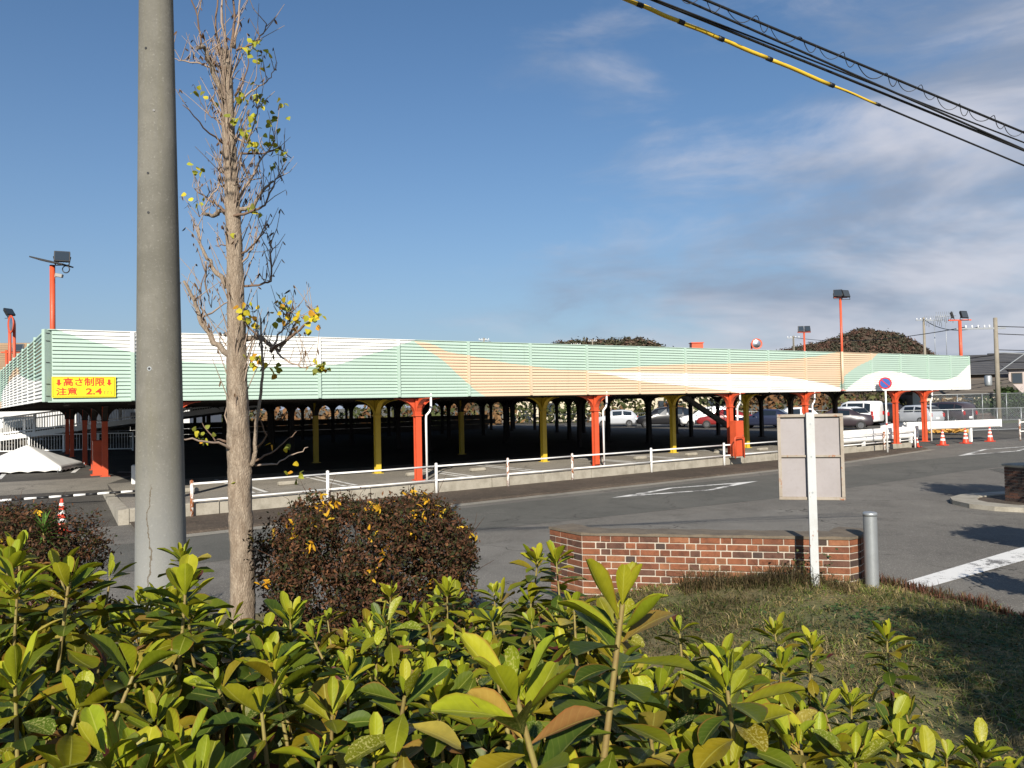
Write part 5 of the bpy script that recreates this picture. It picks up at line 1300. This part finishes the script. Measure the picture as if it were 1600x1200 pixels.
# ------------------------------------------------------------------ twiggy dark bushes with yellow leaves
def bush(name, loc, hw, hd, h, n_, label, nyel, lc):
    t = empty(name, loc, 0, label, 'bush')
    def inside(m_):
        U = NPR.uniform(-1, 1, (m_, 3)); r_ = (np.abs(U[:, 0])**3+np.abs(U[:, 1])**3+np.abs(np.clip(U[:, 2], -.35, 1))**3.2)**(1/3)
        bump_ = .97+.10*np.sin(U[:, 0]*7+U[:, 2]*5)+.07*np.sin(U[:, 1]*9-U[:, 0]*6)+.06*np.sin(U[:, 0]*17+U[:, 2]*13)
        keep = r_ < bump_*(1+NPR.normal(size=m_)*.05); return U[keep], (r_/bump_)[keep]
    U, r_ = inside(n_*3); w = NPR.random(len(r_)) < np.clip(r_**2.2, .12, 1); U = U[w][:n_]; m_ = len(U)
    ci = NPR.integers(0, m_, 760); P = U[ci][NPR.integers(0, 760, m_)]*np.array([hw, hd, h/2])+np.array([0, 0, h/2])+NPR.normal(size=(m_,3))*.036; loose = NPR.random(m_) < .3
    P = np.where(loose[:, None], U*np.array([hw, hd, h/2])+np.array([0, 0, h/2]), P)
    nrm = unit(U+NPR.normal(size=(m_,3))*.8+np.array([0,-.1,.4])); D = unit(np.cross(nrm, NPR.normal(size=(m_,3))))
    V, Q, st, nv = leaf_geo(P, D, nrm, .038*(.6+.8*NPR.random(m_)), .019*(.7+.6*NPR.random(m_)), .3+0*P[:, 0], .3+0*P[:, 0], 2, 1, 'lance')
    c = np.array(lc)[NPR.integers(0, len(lc), m_)]*(.5+.9*NPR.random((m_,1)))
    tag(link('foliage', np_mesh('foliage', V, Q, M['leaf'], np.repeat(c, nv, 0)), t), kind='stuff')
    mb = MB()
    for k in range(420):
        u, rr = inside(8)
        if not len(u): continue
        p = u[0]*np.array([hw, hd, h/2])+np.array([0,0,h/2]); d = unit(np.array([p[0]*.6+NPR.normal()*.35, p[1]*.6+NPR.normal()*.35, .5+.5*NPR.random()])); L = .08+.2*NPR.random()
        mb.tube([p, p+d*L*.5+NPR.normal(size=3)*.012, p+d*L], [.0028,.0024,.0012], 3, cap=False, smooth=False)
    for k in range(26):
        a = NPR.random()*6.28; q = np.array([math.cos(a)*hw*.75*NPR.random()**.5, math.sin(a)*hd*.75*NPR.random()**.5, h*(.6+.35*NPR.random())])
        mb.tube([(q[0]*.3,q[1]*.3,-.1), q*np.array([.6,.6,.5]), q], [.011,.008,.003], 5, cap=False)
    tag(mb.build('twigs', M['bush_stem'], t), kind='stuff')
    YC = np.array([(.62,.33,.02),(.55,.26,.015),(.66,.42,.03)])
    ncl = 0
    while ncl < nyel:
        u, rr = inside(40); s_ = (rr > .86) & (u[:, 1] < .25) & (u[:, 2] > -.2); u = u[s_]
        if not len(u): continue
        u = u[0]
        if u[2] < .45 and NPR.random() < .6: continue
        p = u*np.array([hw, hd, h/2])*1.02+np.array([0,0,h/2]); ncl += 1
        for j in range(int(NPR.integers(3,7))):
            q = p+NPR.normal(size=3)*.022; D = unit(NPR.normal(size=(1,3))+np.array([[0,-.5,.1]])); N = unit(np.array([[0,-.6,.7]])+NPR.normal(size=(1,3))*.4)
            V, Q, st, nv = leaf_geo(q[None]*0, D, N, np.array([.05+.025*NPR.random()]), np.array([.022]), np.array([.5]), np.array([.25]), 4, 1, 'lance')
            link('yellow_leaf', np_mesh('yellow_leaf', V, Q, M['leaf'], np.repeat(YC[NPR.integers(3)][None]*(.7+.5*NPR.random()), nv, 0)), t, tuple(q))
    return t
PUR = [(.075,.036,.019),(.11,.05,.026),(.05,.044,.016),(.036,.044,.014),(.16,.075,.036),(.03,.026,.014),(.085,.04,.024)]
bush('clipped_bush', (-1.28,6.75,.06), .91, .70, 1.36, 44000, 'clipped purple-brown twiggy bush with yellow leaves behind the hedge centre', 46, PUR)
bush('clipped_bush', (-4.85,7.25,.05), .85, .7, 1.27, 36000, 'purple-brown twiggy bush cut off by the left picture edge', 14, PUR)
sp = empty('spiky_plant', (-4.28,7.0,.1), 0, 'small bright green spiky-leaved plant growing out of the left bush', 'plant')
mb = MB(); mb.tube([(0,0,0),(.02,0,.6),(0,0,1.05)], [.012,.01,.006], 6); mb.build('stem', M['hedge_stem'], sp)
for k in range(34):
    a = k*2.4; el = R(-15+95*(k/34)); D = np.array([[math.cos(a)*math.cos(el), math.sin(a)*math.cos(el), math.sin(el)]])
    V, Q, st, nv = leaf_geo(np.zeros((1,3)), D, np.array([[-D[0,0]*.3,-D[0,1]*.3,1.]]), np.array([.17+.05*NPR.random()]), np.array([.02]), np.array([.5]), np.array([.3]), 5, 1, 'lance')
    link('leaf', np_mesh('leaf', V, Q, M['leaf'], np.repeat(np.array([[.10,.19,.035]])*(.7+.5*NPR.random()), nv, 0)), sp, (0,0,.95+.12*k/34))
shrub('shrub', (6.55,9.0,-.1), (.36,.4,.5), 900, .05, [(.13,.16,.03),(.10,.13,.03)], 'small bright green shrub poking in at the right picture edge', k=14)

# ------------------------------------------------------------------ pollarded street tree
TX, TY = -2.46, 6.9
tree = empty('street_tree', (TX,TY,.1), 0, 'tall pollarded street tree with nearly bare twigs and a few yellow leaves', 'tree')
def bark():
    t = NT('bark'); p = t.coord('Object'); mp_ = t.n('ShaderNodeMapping'); t.l(p, mp_.inputs[0]); mp_.inputs['Scale'].default_value = (1,1,.28)
    n1 = t.noise(mp_.outputs[0], 26, 6, .7, .4); n2 = t.noise(p, 3, 4, .6); v = t.n('ShaderNodeTexVoronoi', feature='DISTANCE_TO_EDGE'); t.l(mp_.outputs[0], v.inputs['Vector']); v.inputs['Scale'].default_value = 75
    fis = t.ramp(v.outputs['Distance'], .0, .22, 1, 0)
    c = t.mix(t.ramp(n1,.35,.7), (.20,.15,.105), (.37,.30,.225)); c = t.mix(t.ramp(n2,.5,.75,0,.5), c, (.24,.21,.17)); c = t.mix(t.math('MULTIPLY', fis, .3), c, (.14,.10,.07))
    t.base(c); t.rough(.92); t.bump(t.math('SUBTRACT', n1, t.math('MULTIPLY', fis, .4)), .8, .010); return t.m
M['bark'] = bark()
tr = [(-2.452,.0,.125),(-2.452,.295,.118),(-2.441,.72,.112),(-2.452,1.289,.108),(-2.457,1.861,.110),(-2.469,2.321,.098),(-2.473,2.7,.092),(-2.473,3.013,.083),(-2.479,3.419,.078),(-2.49,4.0,.070),(-2.508,4.467,.062),(-2.527,4.878,.060),(-2.529,5.171,.052),(-2.539,5.348,.05),(-2.542,5.47,.045)]
n_ = 24; vs = []; fs = []; zz = np.linspace(0, 5.47, 140); rx = np.interp(zz, [q[1] for q in tr], [q[0] for q in tr]); rr = np.interp(zz, [q[1] for q in tr], [q[2] for q in tr])
for i, z in enumerate(zz):
    for k in range(n_):
        a = 2*math.pi*k/n_; r_ = .93*rr[i]*(1+.035*math.sin(a*3+z*2.1)+.03*math.sin(a*7-z*9)+.03*math.sin(z*17+a*2)+.02*NPR.normal())
        for kz, ka, am in ((2.05,-1.5,.10),(2.65,2.6,.13),(3.95,-1.0,.16),(3.25,-.6,.14),(4.6,-.9,.15),(5.3,-1.2,.18),(1.65,-.2,.10)):
            r_ *= 1+am*math.exp(-((z-kz)/.06)**2-((math.atan2(math.sin(a-ka), math.cos(a-ka)))/.5)**2)
        vs.append((rx[i]-TX+r_*math.cos(a), r_*math.sin(a), z-.1))
for i in range(len(zz)-1):
    for k in range(n_): fs.append((i*n_+k, i*n_+(k+1)%n_, (i+1)*n_+(k+1)%n_, (i+1)*n_+k))
fs.append(tuple((len(zz)-1)*n_+k for k in range(n_)))
mb = MB(); mb.add(vs, fs, 0, True); mb.build('trunk', M['bark'], tree)
BR = [([(-2.494,2.667),(-2.671,2.815),(-2.767,2.99),(-2.84,3.194),(-2.925,3.37)],0.026,0.01),([(-2.492,2.84),(-2.612,2.9),(-2.727,2.932)],0.022,0.012),([(-2.767,2.99),(-2.8,3.136),(-2.81,3.31),(-2.762,3.454)],0.009,0.003),([(-2.801,3.02),(-2.696,3.133),(-2.649,3.248),(-2.607,3.363)],0.009,0.003),([(-2.457,2.839),(-2.296,2.865),(-2.153,2.746),(-2.065,2.889),(-1.993,3.061)],0.022,0.007),([(-2.153,2.746),(-2.093,2.918),(-2.063,3.004),(-2.085,3.121)],0.009,0.003),([(-2.182,2.718),(-1.949,2.886),(-1.804,2.999),(-1.762,3.068)],0.014,0.004),([(-2.124,2.728),(-1.982,2.61),(-1.839,2.567),(-1.723,2.593)],0.009,0.003),([(-2.409,3.012),(-2.238,2.835),(-2.182,2.747)],0.009,0.003),([(-2.503,3.942),(-2.629,4.032),(-2.745,4.006),(-2.86,4.055)],0.02,0.013),([(-2.514,3.954),(-2.657,4.074),(-2.801,4.182),(-2.945,4.29)],0.013,0.004),([(-2.467,4.0),(-2.31,4.055),(-2.222,4.199),(-2.134,4.284)],0.018,0.008),([(-2.456,3.941),(-2.282,3.996),(-2.194,4.052),(-2.116,4.284),(-2.046,4.341)],0.012,0.004),([(-2.532,4.966),(-2.616,5.232),(-2.643,5.409),(-2.673,5.351)],0.022,0.012),([(-2.546,5.289),(-2.615,5.32),(-2.701,5.469),(-2.739,5.765),(-2.784,5.914)],0.012,0.004),([(-2.52,5.466),(-2.553,5.702),(-2.548,6.116)],0.012,0.006),([(-2.485,5.494),(-2.465,5.759),(-2.454,6.173)],0.013,0.006),([(-2.462,5.494),(-2.406,5.758),(-2.373,6.112)],0.011,0.005),([(-2.585,5.437),(-2.634,5.704),(-2.619,6.058)],0.011,0.005),([(-2.615,5.291),(-2.76,5.353),(-2.906,5.368),(-2.993,5.387)],0.009,0.003),([(-2.451,5.464),(-2.293,5.52),(-2.204,5.636),(-2.174,5.724)],0.009,0.003),([(-2.556,4.381),(-2.682,4.442),(-2.786,4.532),(-2.806,4.825)],0.014,0.004),([(-2.551,4.761),(-2.678,4.881),(-2.804,5.001)],0.009,0.003),([(-2.448,4.671),(-2.304,4.58),(-2.186,4.753),(-2.126,4.869)],0.009,0.003),([(-2.438,4.524),(-2.275,4.55),(-2.129,4.635),(-2.043,4.575)],0.009,0.003),([(-2.443,4.116),(-2.307,4.288),(-2.219,4.432),(-2.072,4.605)],0.014,0.004),([(-2.455,5.052),(-2.354,5.227),(-2.293,5.461)],0.009,0.003),([(-2.445,4.964),(-2.327,5.108),(-2.18,5.193),(-2.121,5.31)],0.009,0.003),([(-2.556,3.316),(-2.664,3.451),(-2.778,3.599),(-2.863,3.775),(-2.891,3.921)],0.024,0.006),([(-2.75,3.552),(-2.809,3.368),(-2.8,3.165)],0.009,0.003),([(-2.437,3.592),(-2.286,3.676),(-2.169,3.761),(-2.1,3.73)],0.009,0.003),([(-2.438,3.505),(-2.315,3.647),(-2.179,3.906)],0.009,0.003),([(-2.452,3.314),(-2.29,3.328),(-2.162,3.366),(-2.171,3.586),(-2.181,3.732)],0.010,0.005),([(-2.469,1.833),(-2.565,1.921),(-2.68,1.952),(-2.823,1.984)],0.012,0.005),([(-2.503,1.862),(-2.564,2.036),(-2.62,2.209),(-2.67,2.296)],0.009,0.003),([(-2.508,1.891),(-2.592,2.151),(-2.555,2.352)],0.009,0.003),([(-2.594,1.922),(-2.738,1.925),(-2.908,2.089)],0.009,0.003),([(-2.338,1.699),(-2.297,1.829),(-2.276,2.087),(-2.214,2.431),(-2.194,2.661),(-2.202,3.007)],0.02,0.006),([(-2.309,1.744),(-2.136,1.826),(-2.049,1.91),(-1.973,1.995)],0.009,0.003),([(-2.321,1.704),(-2.137,1.712),(-1.993,1.794),(-1.877,1.849)],0.009,0.003),([(-2.285,1.858),(-2.163,1.97),(-2.201,2.143)],0.009,0.003),([(-2.523,4.176),(-2.598,4.236),(-2.657,4.12),(-2.734,3.918)],0.009,0.003),([(-2.492,3.826),(-2.574,3.711),(-2.69,3.713)],0.009,0.003),([(-2.427,4.466),(-2.365,4.289),(-2.249,4.316)],0.009,0.003),([(-2.565,4.615),(-2.651,4.675),(-2.737,4.794)],0.009,0.003)]
LEAFC = [(-1.993,3.09),(-2.063,3.004),(-1.948,3.002),(-1.89,3.03),(-1.774,3.056),(-1.746,2.998),(-1.805,2.941),(-2.351,3.039),(-2.323,2.981),(-2.344,2.664),(-2.269,2.674),(-2.126,2.573),(-2.212,2.632),(-2.321,3.126),(-1.723,2.593),(-1.706,2.564),(-2.252,5.519),(-2.276,5.431),(-2.195,5.388),(-2.212,4.989),(-2.038,4.985),(-2.24,5.048),(-2.357,4.992),(-2.098,4.839),(-2.244,4.755),(-2.158,4.665),(-2.101,4.605),(-2.159,4.565),(-2.275,4.591),(-2.4,4.787),(-2.378,4.728),(-2.746,5.07),(-2.77,4.403),(-2.814,4.094),(-2.253,3.995),(-2.516,3.797),(-2.061,3.178),(-2.765,2.011),(-2.812,1.926),(-2.049,1.882),(-1.955,1.633),(-2.483,1.604),(-2.304,4.609),(-2.092,4.389),(-2.044,4.516)]
twig_pts = []
for bi, (pts, r0_, r1_) in enumerate(BR):
    dy0 = NPR.normal()*.03; dyk = NPR.normal()*.22-.02; n0 = len(pts)
    fine = []
    for i in range(n0-1):
        for k in range(4):
            f = k/4; p0, p1 = pts[i], pts[i+1]; g = (i+f)/(n0-1)
            fine.append(np.array([p0[0]+(p1[0]-p0[0])*f-TX+NPR.normal()*.006, dy0+dyk*g+NPR.normal()*.006, p0[1]+(p1[1]-p0[1])*f-.1+NPR.normal()*.006]))
    fine.append(np.array([pts[-1][0]-TX, dy0+dyk, pts[-1][1]-.1])); m_ = len(fine)
    mb = MB(); mb.tube(fine, [1.25*(r0_+(r1_-r0_)*(k/(m_-1))**.7) for k in range(m_)], 7)
    mb.build('branch', M['bark'] if r0_ > .016 else (M['twig_pale'] if bi % 2 else M['twig']), tree); twig_pts += [q_ for q_ in fine[3:] if q_[2] > 2.35]
# fine side twigs
mb = MB(); tips = []
for k in range(330):
    p = twig_pts[NPR.integers(len(twig_pts))]; d = unit(np.array([NPR.normal()*.5, NPR.normal()*.5, .9+NPR.normal()*.35])); L = .08+.26*NPR.random()
    q = p+d*L*.5+NPR.normal(size=3)*.015; e = p+d*L+np.array([0,0,.03]); mb.tube([p,q,e], [.0042,.0034,.002], 4, cap=False); tips += [q, e]
for k in range(150):                                        # epicormic shoots straight from the trunk
    z = NPR.choice([NPR.uniform(2.2,5.45), NPR.uniform(4.0,5.45)]); a = NPR.random()*6.28; x = np.interp(z, [q[1] for q in tr], [q[0] for q in tr])-TX; r_ = np.interp(z, [q[1] for q in tr], [q[2] for q in tr])
    p = np.array([x+r_*.9*math.cos(a), r_*.9*math.sin(a), z-.1]); d = unit(np.array([math.cos(a)*.7, math.sin(a)*.7, .9+1.3*NPR.random()])); L = .12+.38*NPR.random()
    q = p+d*L*.5+np.array([0,0,.02]); e = p+d*L+np.array([0,0,.1*L]); mb.tube([p,q,e], [.0055,.0042,.0022], 4, cap=False); tips += [q, e]
tag(mb.build('twigs', M['twig_pale'], tree), kind='stuff')
tips = np.array(tips); n_ = 700; P = tips[NPR.integers(0, len(tips), n_)]
D = unit(NPR.normal(size=(n_,3))*.35+np.array([0,0,-1.])); V, Q, st, nv = leaf_geo(P, D, unit(NPR.normal(size=(n_,3))), .035+.04*NPR.random(n_), .008+.012*NPR.random(n_), NPR.normal(size=n_)*.9, .5+0*P[:, 0], 3, 1, 'lance')
c = np.array([(.10,.055,.035),(.13,.075,.04),(.07,.045,.03)])[NPR.integers(0,3,n_)]; tag(link('dry_leaves', np_mesh('dry_leaves', V, Q, M['leaf'], np.repeat(c, nv, 0)), tree), kind='stuff')
GC = np.array([(.42,.36,.03),(.34,.33,.03),(.50,.36,.02),(.24,.25,.03),(.40,.20,.02),(.16,.17,.03)]); nl = 0
for (x, z) in LEAFC:
    for j in range(int(NPR.integers(5,8))):
        q = np.array([x-TX+NPR.normal()*.028, NPR.normal()*.10-.03, z-.1+NPR.normal()*.028]); D = unit(NPR.normal(size=(1,3))+np.array([[0,0,-.4]])); N = unit(np.array([[-.1,-.8,.5]])+NPR.normal(size=(1,3))*.5)
        s_ = .047+.024*NPR.random(); V, Q, st, nv = leaf_geo(np.zeros((1,3)), D, N, np.array([s_]), np.array([s_*.95]), np.array([.5+NPR.normal()*.3]), np.array([.15]), 4, 1, 'heart')
        gi = NPR.integers(6) if z < 3.2 else NPR.choice([0,1,3,3,5])
        link('leaf', np_mesh('leaf', V, Q, M['leaf'], np.repeat((GC[gi]*(.95+.5*NPR.random()))[None], nv, 0)), tree, tuple(q))

# ------------------------------------------------------------------ trees just outside the view whose shade falls into it
def shade_tree(loc, cen, rad, n_, label):
    t = empty('roadside_tree', loc, 0, label, 'tree'); c = Vector(cen)-Vector(loc)
    mb = MB(); mb.tube([(0,0,-.1),(.05,0,c.z*.4),(c.x*.6,c.y*.6,c.z*.8),tuple(c)], [.12,.1,.08,.03], 10); mb.build('trunk', M['bark'], t)
    k = 40; C = np.array([[c.x+NPR.uniform(-1,1)*rad[0]*.75, c.y+NPR.uniform(-1,1)*rad[1]*.7, c.z+NPR.uniform(-1,1)*rad[2]*.7] for _ in range(k)])
    foliage_cloud('crown', C, np.array([[rad[0]*.36, rad[1]*.4, rad[2]*.42]]*k), n_//k, .07, [(.05,.08,.02),(.07,.10,.03),(.04,.06,.02)], M['leaf'], t, .2)
shade_tree((4.2,-1.9,.15), (4.45,-1.5,3.85), (2.2,1.2,.78), 34000, 'broad leafy tree behind the photographer shading the grass')
shade_tree((12.4,13.9,RZ), (12.15,13.9,2.75), (1.4,1.7,1.0), 18000, 'leafy roadside tree right of the view shading the traffic island')
shade_tree((8.9,9.4,RZ), (8.65,9.6,1.85), (.8,.7,.42), 7000, 'small leafy tree right of the view shading the road by the stop line')
print('objects', len(bpy.data.objects), 'tris', sum(len(m_.loops)-2*len(m_.polygons) for m_ in bpy.data.meshes))
